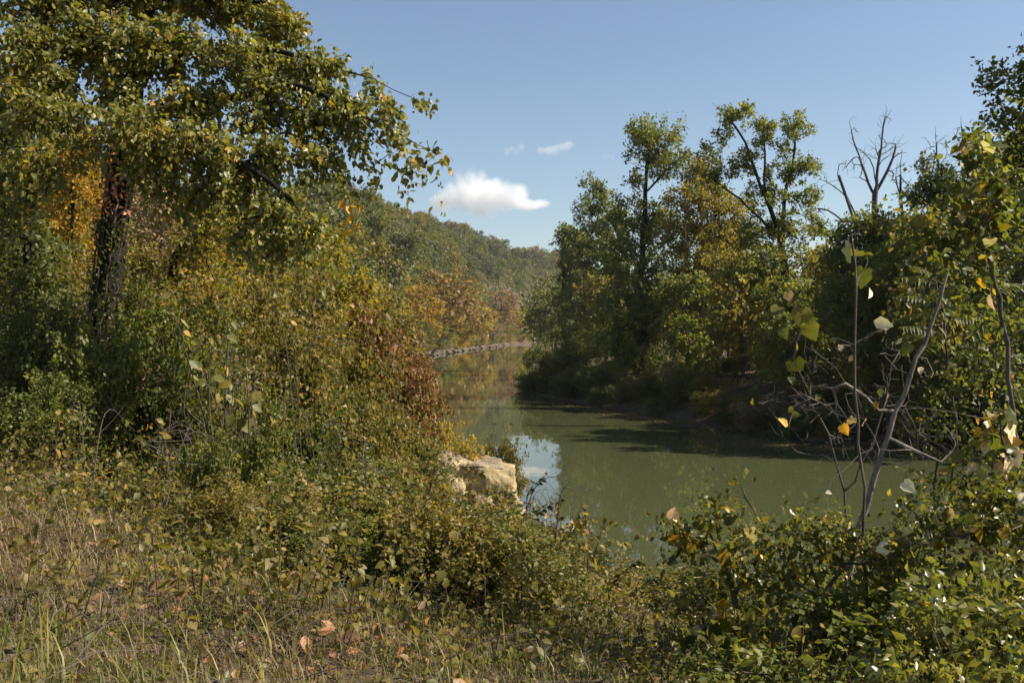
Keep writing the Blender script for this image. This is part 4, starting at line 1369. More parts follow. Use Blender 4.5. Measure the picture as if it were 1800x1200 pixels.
# the same on the near bank right of the viewer, under the sapling and the brush
k = 0
tries = 0
pts = []
while k < 34 and tries < 4000:
    tries += 1
    x = 1.3 + 6.5 * rf.random()
    D = 4.0 + 8.5 * rf.random()
    px = 900 + x / D * F
    if px > 1950 or px < 1215 or in_river(np.array([x]), np.array([D]))[0] or any((x - a_) ** 2 + (D - b_) ** 2 < .5 for a_, b_ in pts):
        continue
    g_ = hz_(x, D)
    lim = np.interp(px, [1130, 1250, 1400, 1550, 1767, 1950], [1060, 1000, 985, 960, 900, 860])
    yt = lim + 70 * rf.random()
    top = EYE + (HZ - yt) / F * D
    if top - g_ < .3:
        continue
    if top - g_ > 1.5:
        top = g_ + .9 + .6 * rf.random()
        yt = HZ - (top - EYE) / D * F
    pts.append((x, D))
    lf = str(rf.choice(['glossy', 'dark', 'green'], p=[.4, .25, .35]))
    shrub({'glossy': 'glossy', 'dark': 'dark-leaved', 'green': 'mid-green'}[lf] + ' low bush crowded among others under the pale sapling', px, yt, D, (1.0 + .5 * rf.random()) / D * F, ['loose', 'c', 'loose'][k % 3], lf, name='low_bush', group='low bushes under the pale sapling')
    k += 1
print('right bushes', k)

# bramble canes and bare stalks arching out of the thicket and the mounds
rk = np.random.default_rng(48)
prt, bare, CT, CU = [], [], [], []
n_c = 0
while n_c < 230:
    D = 8.5 + 15 * rk.random()
    px = 40 + 1000 * rk.random()
    x = (px - 900) / F * D
    if in_river(np.array([x]), np.array([D]))[0] or straw_zone(x, D) > .5:
        continue
    n_c += 1
    g_ = hz_(x, D)
    tall_ = (1.2 + 2.0 * rk.random()) if px < 640 and D > 11.5 else (.6 + .6 * rk.random())
    a_ = rk.random() * 6.28
    reach = tall_ * (.3 + .6 * rk.random())
    p0 = np.array([x, D, g_])
    p1 = p0 + np.array([math.cos(a_) * reach * .35, math.sin(a_) * reach * .35, tall_])
    p2 = p0 + np.array([math.cos(a_) * reach, math.sin(a_) * reach, tall_ * (.75 + .2 * rk.random())])
    pl = spline([p0, p1, p2], .09)
    if rk.random() < .45:
        bare.append(tube_geo(pl, np.linspace(.008, .002, len(pl)), 4))
        for q in range(3):
            i0 = int(len(pl) * (.5 + .15 * q)) - 1
            e_ = pl[i0] + unit(rk.normal(size=3) + np.array([0, 0, .6])) * (.25 + .3 * rk.random())
            bare.append(tube_geo(np.array([pl[i0], (pl[i0] + e_) * .5 + rk.normal(size=3) * .02, e_]), np.array([.004, .003, .0012]), 3))
    else:
        prt.append(tube_geo(pl, np.linspace(.007, .002, len(pl)), 4))
        m_ = len(pl) // 3
        for q in pl[m_:]:
            for r_ in range(3):
                CT.append(q + rk.normal(size=3) * .015)
                CU.append(rk.normal(size=3) + np.array([0, 0, -.5]))
CT, CU = np.array(CT), np.array(CU)
v, f, k = leaf_geo(CT, CU, unit(rk.normal(size=CT.shape) * .6 + np.array([0, 0, .6])), (.065 * (1 + .35 * rk.normal(size=len(CT)))).clip(.02, .11), 'ovate')
o = link('bramble_canes', mesh_np('bramble_leaves', v, f, LM['olive'], np.repeat(rk.random(len(CT)), k)))
setting(o, 'stuff')
tag(o, 'leafy bramble canes arching out of the near thicket', 'brambles')
v, f = join_geo(prt)
link('stems', mesh_np('bramble_stems', v, f, BARK['brown'], smooth=True), o)
v, f = join_geo(bare)
o = link('dry_stalks', mesh_np('dry_stalks', v, f, BARK['grey'], smooth=True))
setting(o, 'stuff')
tag(o, 'pale dry stalks and twigs poking out of the near thicket', 'stalks')

# broad-leaved plant (large pale and yellowing leaves) in front of the thicket
rp = np.random.default_rng(55)
D = 10.0
b = base_at(415, D)
pw = link('broadleaf_plant', None)
pw.location = b
tag(pw, 'tall plant with broad pale and yellowing lance leaves in front of the thicket', 'plant')
tips = [(340, 605), (370, 590), (400, 600), (430, 610), (450, 640), (375, 660), (410, 670), (440, 690), (390, 710), (425, 720), (350, 640), (460, 665), (310, 560), (400, 560)]
prt = []
for (tx, ty) in tips:
    p1 = W(tx, ty, D + .25 * rp.normal())
    pl = spline([b, b * .5 + p1 * .5 + np.array([rp.normal() * .1, 0, .15]), p1], .15)
    prt.append(tube_geo(pl - b, np.linspace(.014, .004, len(pl)), 5))
    for j in range(4):
        q = pl[-1 - int(j * len(pl) * .10)] + rp.normal(size=3) * .02
        u = np.array([rp.normal(), rp.normal() * .6, -.9])
        put_leaf(pw, q, .10 + .06 * rp.random(), 'lance' if rp.random() < .4 else 'ovate', 'bigpale', rp, u=u, n=np.array([.6 + rp.normal() * .4, -.7, .5]))
v, f = join_geo(prt)
link('stems', mesh_np('broadleaf_stems', v, f, BARK['brown'], smooth=True), pw)

# two more with yellow drooping leaves on the slope
for lb, px, ty, D, sd_ in [('drooping plant with yellow lance leaves on the bank slope', 545, 835, 11.5, 61), ('drooping plant with green lance leaves at the edge of the dry grass', 600, 890, 9.5, 62), ('sprig of pinkish leaves on the slope left of the rock', 650, 830, 12.5, 63)]:
    rp = np.random.default_rng(sd_)
    b = base_at(px, D)
    pw = link('broadleaf_plant', None)
    pw.location = b
    tag(pw, lb, 'plant')
    prt = []
    for k in range(5):
        p1 = W(px + rp.normal() * 28, ty + rp.normal() * 16, D)
        p1[2] = max(p1[2], b[2] + .35)
        pl = spline([b, b * .5 + p1 * .5 + np.array([0, 0, .1]), p1], .12)
        prt.append(tube_geo(pl - b, np.linspace(.009, .003, len(pl)), 4))
        for j in range(4):
            put_leaf(pw, pl[-1 - min(j, len(pl) - 1)], .12 + .05 * rp.random(), 'lance' if sd_ < 63 else 'ovate', ['bigpale', 'big', 'bigdry'][sd_ - 61], rp, u=np.array([rp.normal(), rp.normal() * .5, -.8]), n=np.array([.5, -.7, .5]) + rp.normal(size=3) * .3, color=(.9, .45, .4) if sd_ == 63 else None)
    v, f = join_geo(prt)
    link('stems', mesh_np('plant_stems', v, f, BARK['brown'], smooth=True), pw)


# ------------------------------------------------------------------ ground cover, dry grass and fallen leaves (nobody could count them)
rg = np.random.default_rng(91)


def scatter(n, x0, x1, y0, y1, dens=None):
    x = x0 + (x1 - x0) * rg.random(n)
    y = y0 + (y1 - y0) * rg.random(n)
    keep = np.abs(x) < y * .62 + 1.5
    if dens is not None:
        keep &= rg.random(n) < dens(x, y)
    keep &= ~in_river(x, y)
    x, y = x[keep], y[keep]
    return np.stack([x, y, height(x, y)], 1)


def patch(x, y, s=1.0, o=0.0):
    return .5 + .5 * np.sin(x * 1.3 * s + o + 1.1 * np.sin(y * .9 * s + o)) * np.sin(y * 1.1 * s - o + 1.3 * np.sin(x * .8 * s))


# ivy-like cover
P = scatter(190000, -11, 4.5, 2.2, 24, lambda x, y: (.25 + .75 * patch(x, y)) * (1 - .86 * straw_zone(x, y)))
hum = .06 + .5 * patch(P[:, 0], P[:, 1], 1.6, 2)
P[:, 2] += .015 + rg.random(len(P)) * hum * (.12 + .88 * sm((P[:, 1] - 5.0) / 4.0))
o = link('ground_cover', leaves_mesh('ground_cover', P, rg, .042, 'diamond', LM['cover'], jitter=.5, up=.35, droop=.2, tone=np.clip(rg.random(len(P)) * .75 + .3 * patch(P[:, 0], P[:, 1], .7, 5), 0, 1)))
setting(o, 'stuff')
tag(o, 'low leafy ground cover creeping over the near bank', 'ground cover')
# dry grass
P = scatter(70000, -9, 3.5, 2.0, 12, lambda x, y: .05 + .95 * straw_zone(x, y))
nP = len(P)
v, f, k = blades_geo(P, .12 + .24 * rg.random(nP), np.full(nP, .0030), np.clip(.7 + .3 * rg.random(nP), 0, .99), rg)
o = link('dry_grass', mesh_np('dry_grass', v, f, LM['straw'], np.repeat(rg.random(nP) * .97, k)))
setting(o, 'stuff')
tag(o, 'matted dry straw-coloured grass in the near corner', 'grass')
P = scatter(9000, -9, 4, 2.0, 10, lambda x, y: .15 + .6 * (patch(x, y, 1.2, 3) > .72))
nP = len(P)
v, f, k = blades_geo(P, .14 + .25 * rg.random(nP), np.full(nP, .005), np.clip(.3 + .5 * rg.random(nP), 0, .95), rg)
o = link('green_grass', mesh_np('green_grass', v, f, LM['blade'], np.repeat(rg.random(nP), k)))
setting(o, 'stuff')
tag(o, 'scattered green grass blades among the dry grass', 'grass')
# the short mat of grass and dead stems that hides the soil at the viewer's feet
P = scatter(110000, -7, 5, 3.2, 9.5, lambda x, y: .75 - .3 * straw_zone(x, y))
nP = len(P)
v, f, k = blades_geo(P, .05 + .15 * rg.random(nP) ** 1.5, np.full(nP, .0032), np.clip(.6 + .4 * rg.random(nP), 0, .99), rg, seg=2)
tn = np.clip(.25 * rg.random(nP) + .75 * patch(P[:, 0], P[:, 1], 1.9, 7) * rg.random(nP) ** .5, 0, 1)
o = link('grass_mat', mesh_np('grass_mat', v, f, LM['mat'], np.repeat(tn, k)))
setting(o, 'stuff')
tag(o, 'short matted grass and dead stems covering the near soil', 'grass')
# upright weeds
P = scatter(3600, -10, 3.5, 4.6, 17, lambda x, y: (.25 + .75 * patch(x, y, 1.1, 4)) * (1 - .7 * straw_zone(x, y)))
n_ = len(P)
hh = .25 + .55 * rg.random(n_)
dv = unit(np.stack([rg.normal(size=n_) * .35, rg.normal(size=n_) * .35, np.ones(n_)], 1))
u = (np.arange(16)[None] + rg.random((n_, 16))) / 16
Pw = (P[:, None] + dv[:, None] * (hh[:, None] * (.15 + .85 * u))[..., None] + rg.normal(size=(n_, 16, 3)) * .02).reshape(-1, 3)
Uw = rg.normal(size=Pw.shape) + np.array([0, 0, -.1])
v, f, k = leaf_geo(Pw, Uw, unit(rg.normal(size=Pw.shape) * .5 + np.array([0, 0, 1.0])), (.046 * (1 + .4 * rg.normal(size=len(Pw)))).clip(.015, .09), 'ovate')
kind_ = np.repeat(rg.random(n_), 16)
o = link('weeds', mesh_np('weeds', v, f, LM['olive'], np.repeat(np.clip(.6 * kind_ + .4 * rg.random(len(Pw)), 0, 1), k)))
setting(o, 'stuff')
tag(o, 'upright leafy weeds of uneven height over the near bank', 'weeds')
prt = [tube_geo(np.array([q, q + d_ * h_ * .5, q + d_ * h_]), np.array([.004, .003, .0015]), 3) for q, d_, h_ in zip(P, dv, hh)]
v, f = join_geo(prt)
link('stems', mesh_np('weed_stems', v, f, BARK['brown'], smooth=True), o)
# fallen leaves and twigs
P = scatter(5200, -10, 4, 4.6, 16, lambda x, y: .35 + .65 * patch(x, y, .9, 1))
P[:, 2] += .03 + .22 * rg.random(len(P)) * patch(P[:, 0], P[:, 1], 1.6, 2) * (.15 + .85 * sm((P[:, 1] - 5.0) / 4.0))
o = link('fallen_leaves', leaves_mesh('fallen_leaves', P, rg, .085, 'ovate', LM['litter'], up=1.3, droop=0))
setting(o, 'stuff')
tag(o, 'orange and brown fallen leaves strewn over the near bank', 'fallen leaves')
P = scatter(900, -9, 4, 2.2, 13)
prt = []
for q in P:
    a_ = rg.random() * 6.28
    L_ = .25 + .6 * rg.random()
    dv = np.array([math.cos(a_), math.sin(a_), .35 * rg.random()]) * L_
    pl = np.array([q + (0, 0, .04), q + dv * .5 + (0, 0, .05 + .12 * rg.random()), q + dv + (0, 0, .04)])
    prt.append(tube_geo(pl, np.array([.0036, .003, .0015]), 3))
v, f = join_geo(prt)
o = link('dead_twigs', mesh_np('dead_twigs', v, f, BARK['grey'], smooth=True))
setting(o, 'stuff')
tag(o, 'thin dead twigs and stalks lying over the ground cover', 'twigs')

# tall seed stalks and single blades in the near corner
for lb, pl_px, D, lf, w0 in [('tall straw stalk leaning in the near corner, the longest one', [(150, 1045), (120, 950), (105, 900), (92, 865)], 5.6, 'straw', .006), ('straw stalk right of the longest one', [(148, 1060), (140, 1010), (130, 965)], 5.4, 'straw', .005),
                             ('straw stalk arching low across the near corner', [(40, 975), (90, 962), (180, 958), (215, 962)], 6.0, 'straw', .006), ('green broad grass blade standing in the dry grass', [(352, 1060), (356, 1015), (362, 978)], 5.6, 'blade', .016),
                             ('second green grass blade, bent over beside the standing one', [(345, 1050), (338, 1000), (360, 985)], 5.7, 'blade', .010), ('green grass blade at the lower middle of the dry grass', [(525, 1045), (528, 1010), (532, 985)], 5.8, 'blade', .014),
                             ('bent brown stalk in the lower left of the dry grass', [(78, 1050), (72, 990), (60, 960), (52, 930)], 5.8, 'straw', .004)]:
    pts_ = [W(x_, y_, D) for x_, y_ in pl_px]
    x0_, y0_ = pts_[0][0], pts_[0][1]
    g0 = np.array([x0_ + .02, y0_, hz_(x0_, y0_) - .02])
    pl = spline(([g0] if g0[2] < pts_[0][2] - .05 else []) + pts_, .05)
    wd_ = w0 * (1 - np.linspace(0, 1, len(pl)) ** 2 * .85)
    sv = np.array([.9, -.4, .1])
    vv = np.stack([pl - sv * wd_[:, None], pl + np.array([0, -.3 * w0, 0]), pl + sv * wd_[:, None], pl + np.array([0, .3 * w0, 0])], 1).reshape(-1, 3) - pl[0]
    n_ = len(pl)
    ff = []
    for i in range(n_ - 1):
        for j in range(4):
            a0, a1 = i * 4 + j, i * 4 + (j + 1) % 4
            ff += [(a0, a1, a1 + 4), (a0, a1 + 4, a0 + 4)]
    o = link('grass_stalk', mesh_np('grass_stalk', vv, np.array(ff), LM[lf], np.full(len(ff), .8 if lf == 'straw' else .4), smooth=True))
    o.location = pl[0]
    tag(o, lb, 'grass stalk', 'single stalks in the near corner')

# sprigs that rise out of the glossy bushes against the water
for lb, pl_px, D, sd_ in [('arching leafy sprig rising against the sky reflection beside the rock', [(928, 960), (925, 900), (932, 860), (962, 832)], 12.5, 1), ('short leafy sprig slanting over the water right of the arching one', [(935, 915), (960, 892), (985, 880)], 12.5, 2),
                          ('low leafy sprig slanting over the green water at the bottom', [(1070, 1040), (1095, 1005), (1130, 980)], 10, 3)]:
    rp = np.random.default_rng(sd_)
    pl = spline([W(x_, y_, D) for x_, y_ in pl_px], .05)
    sp_ = link('leafy_sprig', None)
    sp_.location = pl[0]
    tag(sp_, lb, 'sprig', 'sprigs over the water')
    v, f = tube_geo(np.vstack([pl[:1] - (0, 0, .5), pl]) - pl[0], np.linspace(.008, .002, len(pl) + 1), 4)
    link('stem', mesh_np('sprig_stem', v, f, BARK['brown'], smooth=True), sp_)
    for i in range(1, len(pl)):
        for sg in (-1, 1):
            if rp.random() < .8:
                put_leaf(sp_, pl[i] + rp.normal(size=3) * .006, .065 + .03 * rp.random(), 'ovate', 'big', rp, u=np.array([sg * .6 + rp.normal() * .4, rp.normal() * .5, -.4 + rp.normal() * .4]), n=rp.normal(size=3) + np.array([0, -.4, .8]))

# ------------------------------------------------------------------ the near bank on the right: sapling, brush, fronds, broad leaves
rr_ = np.random.default_rng(123)


def stem_thing(name, label, cat, polys, radii, bark, targets=(), r_tip=.002, step=.1, seed=1, group=None, sharp=.7, wood_name='stem', min_r=0, down=True, main=None):
    rng = np.random.default_rng(seed)
    polys = [np.asarray(p_, float) for p_ in polys]
    b0 = polys[0][0].copy()
    g_ = hz_(b0[0], b0[1]) - .1
    if down and g_ < b0[2]:
        polys[0] = np.vstack([[b0[0] - .02, b0[1], g_], polys[0]])
    base = polys[0][0]
    sk = grow(polys, np.asarray(targets, float).reshape(-1, 3), step, rng, sharp=sharp, jit=.09)
    root = link(name, None)
    root.location = base
    tag(root, label, cat, group)
    link(wood_name, wood_mesh(name + '_wood', (sk[0] - base, sk[1], sk[2], sk[3]), radii, r_tip, BARK[bark], min_r, main=(len(spline(polys[0], step)), radii, main) if main else None), root)
    return root, sk


DS = 5.6
BIG = [(1520, 450, 'lobed', 'big', .17, 'thin'), (1485, 440, 'lobed', 'big', .14, 'thin'), (1520, 480, 'lobed', 'big', .13, 'thin'), (1530, 515, 'heart', 'bigdry', .07, 'thin'), (1535, 570, 'ovate', 'bigdry', .13, 'thin'), (1562, 580, 'lobed', 'bigdry', .085, 'thin'),
                                    (1385, 520, 'lobed', 'bigdry', .075, 'br'), (1370, 545, 'heart', 'big', .1, 'br'), (1375, 580, 'heart', 'big', .1, 'br'), (1410, 550, 'lobed', 'big', .15, 'br'), (1420, 575, 'lobed', 'big', .13, 'br'), (1400, 610, 'heart', 'big', .06, 'br'), (1395, 640, 'lobed', 'big', .14, 'br'),
                                    (1390, 668, 'heart', 'big', .06, 'br'), (1395, 720, 'ovate', 'big', .06, 'br'), (1392, 735, 'heart', 'big', .06, 'br'), (1325, 712, 'heart', 'big', .06, 'br'), (1385, 755, 'ovate', 'biggold', .09, 'br'), (1440, 700, 'heart', 'big', .05, 'br'), (1480, 752, 'heart', 'biggold', .08, 'br'),
                                    (1545, 690, 'heart', 'big', .06, 'sap'), (1600, 610, 'heart', 'big', .09, 'sap'), (1595, 625, 'lobed', 'big', .07, 'sap'), (1500, 740, 'lobed', 'bigdry', .07, 'thin'), (1520, 745, 'lobed', 'bigdry', .06, 'thin'), (1470, 600, 'heart', 'big', .06, 'thin'), (1478, 612, 'heart', 'bigdry', .045, 'thin'), (1502, 630, 'ovate', 'bigdry', .06, 'thin'),
                                    (1620, 650, 'ovate', 'bigdry', .07, 'sap'), (1640, 660, 'ovate', 'bigdry', .06, 'sap'), (1665, 660, 'heart', 'big', .05, 'sap'), (1585, 600, 'ovate', 'bigdry', .06, 'sap'), (1540, 710, 'ovate', 'big', .06, 'sap'), (1452, 870, 'heart', 'bigdry', .04, 'br'), (1450, 915, 'lobed', 'biggold', .09, 'sap'),
                                    (1455, 970, 'lobed', 'biggold', .10, 'sap'), (1540, 975, 'lobed', 'bigdry', .11, 'sap'), (1395, 900, 'heart', 'big', .06, 'br')]
BIG = [q + (W(q[0], q[1] - 6, DS - .1 + .5 * (rr_.random() - .5)),) for q in BIG]
BT = {k_: np.array([q[6] for q in BIG if q[5] == k_]) for k_ in ('thin', 'br', 'sap')}
tw = in_blobs([B(1450, 720, DS, 90, 60), B(1560, 800, DS, 70, 60), B(1660, 780, DS, 80, 60), B(1600, 640, DS, 60, 50)], 60, rr_, .6)
sap, sk = stem_thing('pale_sapling', 'pale-barked leaning sapling in front of the dark opposite bank', 'sapling',
                     [P2([(1478, 1090), (1508, 960), (1522, 900), (1545, 810), (1572, 725), (1600, 660), (1625, 600), (1652, 530), (1668, 480)], DS),
                      P2([(1570, 728), (1610, 718), (1680, 720), (1765, 742)], DS, -.05), P2([(1555, 775), (1600, 790), (1650, 815)], DS, -.05), P2([(1566, 740), (1520, 700), (1470, 650), (1420, 605)], DS, -.03),
                      P2([(1515, 930), (1580, 895), (1660, 890), (1740, 920)], DS, -.05), P2([(1508, 950), (1470, 925), (1400, 900)], DS, -.05)], .029, 'pale', np.vstack([tw, BT['sap']]), .0016, .1, 301, wood_name='trunk', main=.010)
thin, sk2 = stem_thing('thin_sapling', 'thin straight bare stem crossing left of the pale sapling', 'sapling',
                       [P2([(1522, 1060), (1518, 900), (1512, 780), (1502, 650), (1503, 560), (1505, 470), (1500, 410)], DS - .4), P2([(1502, 740), (1470, 730), (1435, 700)], DS - .4), P2([(1504, 620), (1530, 590), (1552, 578)], DS - .4)], .011, 'grey',
                       np.vstack([in_blobs([B(1500, 620, DS - .4, 50, 100), B(1500, 450, DS - .4, 30, 30)], 10, rr_), BT['thin']]), .0015, .1, 302, main=.006)
tw2 = in_blobs([B(1400, 720, 6.2, 70, 60), B(1480, 770, 6.2, 80, 60), B(1560, 700, 6.4, 60, 60), B(1350, 705, 6.2, 30, 14), B(1430, 640, 6.4, 40, 50), B(1620, 760, 6.4, 70, 60), B(1560, 620, 6.4, 50, 40)], 380, rr_, .8)
br, sk3 = stem_thing('bare_brush', 'tangle of bare pale twigs left of the pale sapling', 'brush', [P2([(1500, 1080), (1490, 900), (1470, 800), (1440, 730), (1405, 660)], 6.2), P2([(1490, 880), (1530, 780), (1560, 700), (1570, 640)], 6.2), P2([(1470, 800), (1400, 790), (1345, 705)], 6.2)],
                     .009, 'grey', np.vstack([tw2, BT['br']]), .0019, .11, 303, wood_name='twigs', main=.006)
# leaves of the saplings, each one told apart in the photograph
for px, py, kind, mat, sz, par_, pt in BIG:
    put_leaf({'thin': thin, 'br': br, 'sap': sap}[par_], pt, sz * .85, kind, mat, rr_, droop=1.3, up=.1, n=np.array([rr_.normal() * .7, -.8, .35 + .3 * rr_.normal()]))

# sumac-like fronds
for lb, D, trunk_px, fr, sd_ in [
    ('fern-like sumac frond plant with glinting leaflets beside the pale sapling', 6.6, [(1640, 900), (1665, 700), (1660, 560), (1652, 500)],
     [((1655, 505), (1580, 488)), ((1652, 500), (1640, 560)), ((1655, 500), (1690, 500)), ((1658, 540), (1572, 520)), ((1655, 500), (1610, 470)), ((1660, 560), (1580, 560)), ((1662, 590), (1588, 575)), ((1663, 600), (1620, 620)), ((1660, 560), (1640, 600)), ((1662, 590), (1570, 600))], 71),
    ('wide sumac frond plant filling the edge behind the pale sapling', 7.4, [(1760, 900), (1755, 720), (1745, 600), (1740, 500)],
     [((1740, 505), (1670, 520)), ((1742, 520), (1800, 500)), ((1745, 560), (1665, 570)), ((1745, 580), (1820, 560)), ((1748, 620), (1670, 630)), ((1740, 500), (1720, 450)), ((1740, 505), (1775, 470)), ((1748, 620), (1810, 640)), ((1750, 650), (1690, 680)), ((1745, 560), (1700, 600)), ((1745, 540), (1690, 545)), ((1750, 660), (1800, 690))], 72)]:
    rp = np.random.default_rng(sd_)
    su, sks = stem_thing('sumac_plant', lb, 'plant', [P2(trunk_px, D)], .022, 'brown', [], .008, .12, sd_, 'sumac plants of the near bank')
    b = np.array(su.location)
    for (s_, e_) in fr:
        a_ = W(*s_, D)
        c_ = W(*e_, D - .15 + .5 * rp.random())
        mid = (a_ + c_) * .5 + np.array([0, 0, .10 * np.linalg.norm(c_ - a_)])
        pl = spline([a_, mid, c_], .026)
        fo = link('frond', None, su)
        v, f = tube_geo(pl - b, np.linspace(.004, .0015, len(pl)), 3)
        link('midrib', mesh_np('frond_midrib', v, f, BARK['brown'], smooth=True), fo)
        T_ = unit(np.gradient(pl, axis=0))
        sdv = unit(np.cross(T_, np.array([0, -.35, 1.0])))
        Pl, Ul, Nl, Sl = [], [], [], []
        for i in range(3, len(pl)):
            for sg in (-1, 1):
                Pl.append(pl[i])
                Ul.append(sg * sdv[i] + T_[i] * .45 + np.array([0, 0, -.35 + .1 * rp.normal()]))
                Nl.append(np.array([0, -.35, 1.0]) + rp.normal(size=3) * .15)
                Sl.append(.085 * math.sin(math.pi * min(1, (i - 1) / len(pl) * .9 + .12)) + .02)
        v, f, k = leaf_geo(np.array(Pl) - b, np.array(Ul), np.array(Nl), np.array(Sl), 'lance')
        link('leaflets', mesh_np('frond_leaflets', v, f, LM['green'], np.repeat(rp.random(len(Pl)) * .85, k)), fo)

# broad-leaved bushes at the bottom right and vines at the right edge
def broad_bush(label, D, polys_px, blobs, n_tw, n_leaf, size, seed, kinds=('heart', 'lobed'), mats=('big', 'big', 'big', 'big', 'bigpale', 'bigdry'), fine=None, r=.02, bark='grey', name='broadleaf_bush', group='broad-leaved bushes of the near bank', color=None):
    rng = np.random.default_rng(seed)
    bl_ = [B(x_, y_, D + dd, rx, ry, .5 * (rx + ry) * D / F) for x_, y_, rx, ry, dd in blobs]
    T = in_blobs(bl_, n_tw, rng, .6)
    root, sk_ = stem_thing(name, label, 'bush', [P2(q, D) for q in polys_px], r, bark, T, .0018, .1, seed, group, wood_name='stems')
    idx = rng.integers(0, len(T), n_leaf)
    for i in idx:
        mt = mats[rng.integers(0, len(mats))]
        put_leaf(root, T[i] + rng.normal(size=3) * .05, size * (.7 + .6 * rng.random()), kinds[rng.integers(0, len(kinds))], mt, rng, droop=1.0, up=.45, color=color)
    if fine:
        b_ = np.array(root.location)
        link('small_leaves', shoot_leaves('small_leaves', T - b_, fine[0], .22, rng, fine[1], 'ovate', LM[fine[2]], .5), root)
    return root


broad_bush('heart-leaved bush low at the water side, left of the pale sapling foot', 5.6, [[(1300, 1150), (1290, 1050), (1260, 960), (1230, 900)], [(1290, 1040), (1340, 960), (1330, 900), (1295, 850)], [(1280, 1000), (1200, 940)]],
           [(1200, 940, 36, 36, 0), (1250, 930, 46, 46, 0), (1230, 990, 50, 40, 0), (1310, 930, 40, 60, 0), (1290, 880, 30, 30, 0), (1290, 1000, 60, 40, 0), (1330, 1000, 50, 50, 0), (1290, 1090, 90, 60, 0)], 130, 190, .075, 401,
           mats=('big', 'big', 'big', 'big', 'big', 'big', 'bigpale', 'bigdry'), fine=(7, .035, 'glossy'))
broad_bush('bush of small glossy leaves around the pale sapling foot', 5.2, [[(1450, 1150), (1440, 1050), (1410, 960), (1380, 930)], [(1440, 1040), (1500, 980), (1560, 930), (1600, 900)], [(1440, 1060), (1360, 1000)]],
           [(1400, 950, 60, 40, 0), (1470, 970, 60, 50, 0), (1390, 1010, 70, 40, 0), (1530, 990, 60, 50, 0), (1450, 1080, 120, 60, 0), (1560, 1040, 60, 60, 0)], 200, 60, .06, 402, fine=(16, .032, 'glossy'))
broad_bush('dense dark bush low in the corner right of the pale sapling foot', 5.0, [[(1680, 1180), (1670, 1060), (1640, 960), (1610, 900)], [(1670, 1050), (1720, 950), (1740, 880)], [(1670, 1060), (1780, 1000), (1810, 950)]],
           [(1620, 930, 60, 50, 0), (1690, 920, 60, 50, 0), (1750, 900, 50, 60, 0), (1640, 1010, 80, 50, 0), (1740, 1000, 70, 50, 0), (1700, 1100, 130, 70, 0), (1790, 960, 50, 90, 0)], 240, 150, .07, 403, fine=(12, .036, 'glossy'), mats=('big', 'big', 'big', 'big', 'bigdry'))
broad_bush('bright green vine hanging at the right edge above the corner bush', 5.2, [[(1790, 1000), (1785, 900), (1770, 800), (1755, 720)], [(1775, 820), (1720, 830), (1680, 850)]],
           [(1755, 740, 26, 40, 0), (1750, 800, 36, 40, 0), (1720, 840, 40, 30, 0), (1750, 870, 40, 40, 0), (1690, 860, 24, 24, 0)], 60, 80, .075, 404, mats=('big', 'big', 'bigpale', 'bigdry'), group=None, name='leafy_vine')
broad_bush('broad-leaved sapling reaching up the right edge into the sky', 6.0, [[(1790, 1000), (1780, 700), (1750, 500), (1720, 380), (1700, 300), (1690, 250)], [(1750, 480), (1660, 440), (1610, 400)], [(1730, 400), (1760, 330), (1770, 280)], [(1780, 640), (1800, 450), (1810, 300)]],
           [(1700, 260, 26, 36, 0), (1725, 300, 36, 40, 0), (1700, 360, 30, 30, 0), (1740, 390, 36, 40, 0), (1650, 430, 50, 24, 0), (1710, 430, 40, 30, 0), (1690, 500, 50, 40, 0), (1620, 405, 24, 20, 0), (1755, 340, 30, 50, 0)], 90, 85, .085, 405,
           mats=('big', 'big', 'big', 'big', 'bigpale', 'bigdry'), group=None, name='broadleaf_sapling', r=.014, bark='grey', fine=(10, .045, 'green'))
broad_bush('tangle of small-leaved vines climbing along the right edge', 6.6, [[(1800, 1050), (1790, 900), (1770, 760), (1780, 620), (1765, 500)], [(1785, 850), (1700, 760), (1660, 680)], [(1775, 700), (1710, 640), (1690, 580)]],
           [(1770, 560, 40, 50, 0), (1740, 640, 50, 50, 0), (1690, 700, 44, 44, 0), (1770, 720, 44, 60, 0), (1720, 780, 56, 40, 0), (1650, 740, 36, 30, 0), (1780, 850, 50, 60, 0), (1700, 860, 50, 40, 0), (1640, 830, 40, 36, 0)], 200, 36, .06, 407, mats=('big', 'big', 'bigpale', 'biggold'), group=None, name='leafy_vine', fine=(9, .036, 'green'), r=.014)
broad_bush('thin climbing vine with yellowing leaves reaching up right of the dead trees', 7.0, [[(1660, 1000), (1680, 760), (1650, 560), (1640, 440), (1600, 380)], [(1655, 580), (1600, 500), (1580, 450)]],
           [(1600, 400, 30, 24, 0), (1640, 450, 40, 36, 0), (1600, 500, 36, 36, 0), (1660, 560, 40, 40, 0), (1640, 400, 36, 30, 0)], 90, 30, .07, 408, mats=('big', 'big', 'big', 'biggold', 'bigpale'), group=None, name='leafy_vine', fine=(7, .04, 'olive'), r=.010)
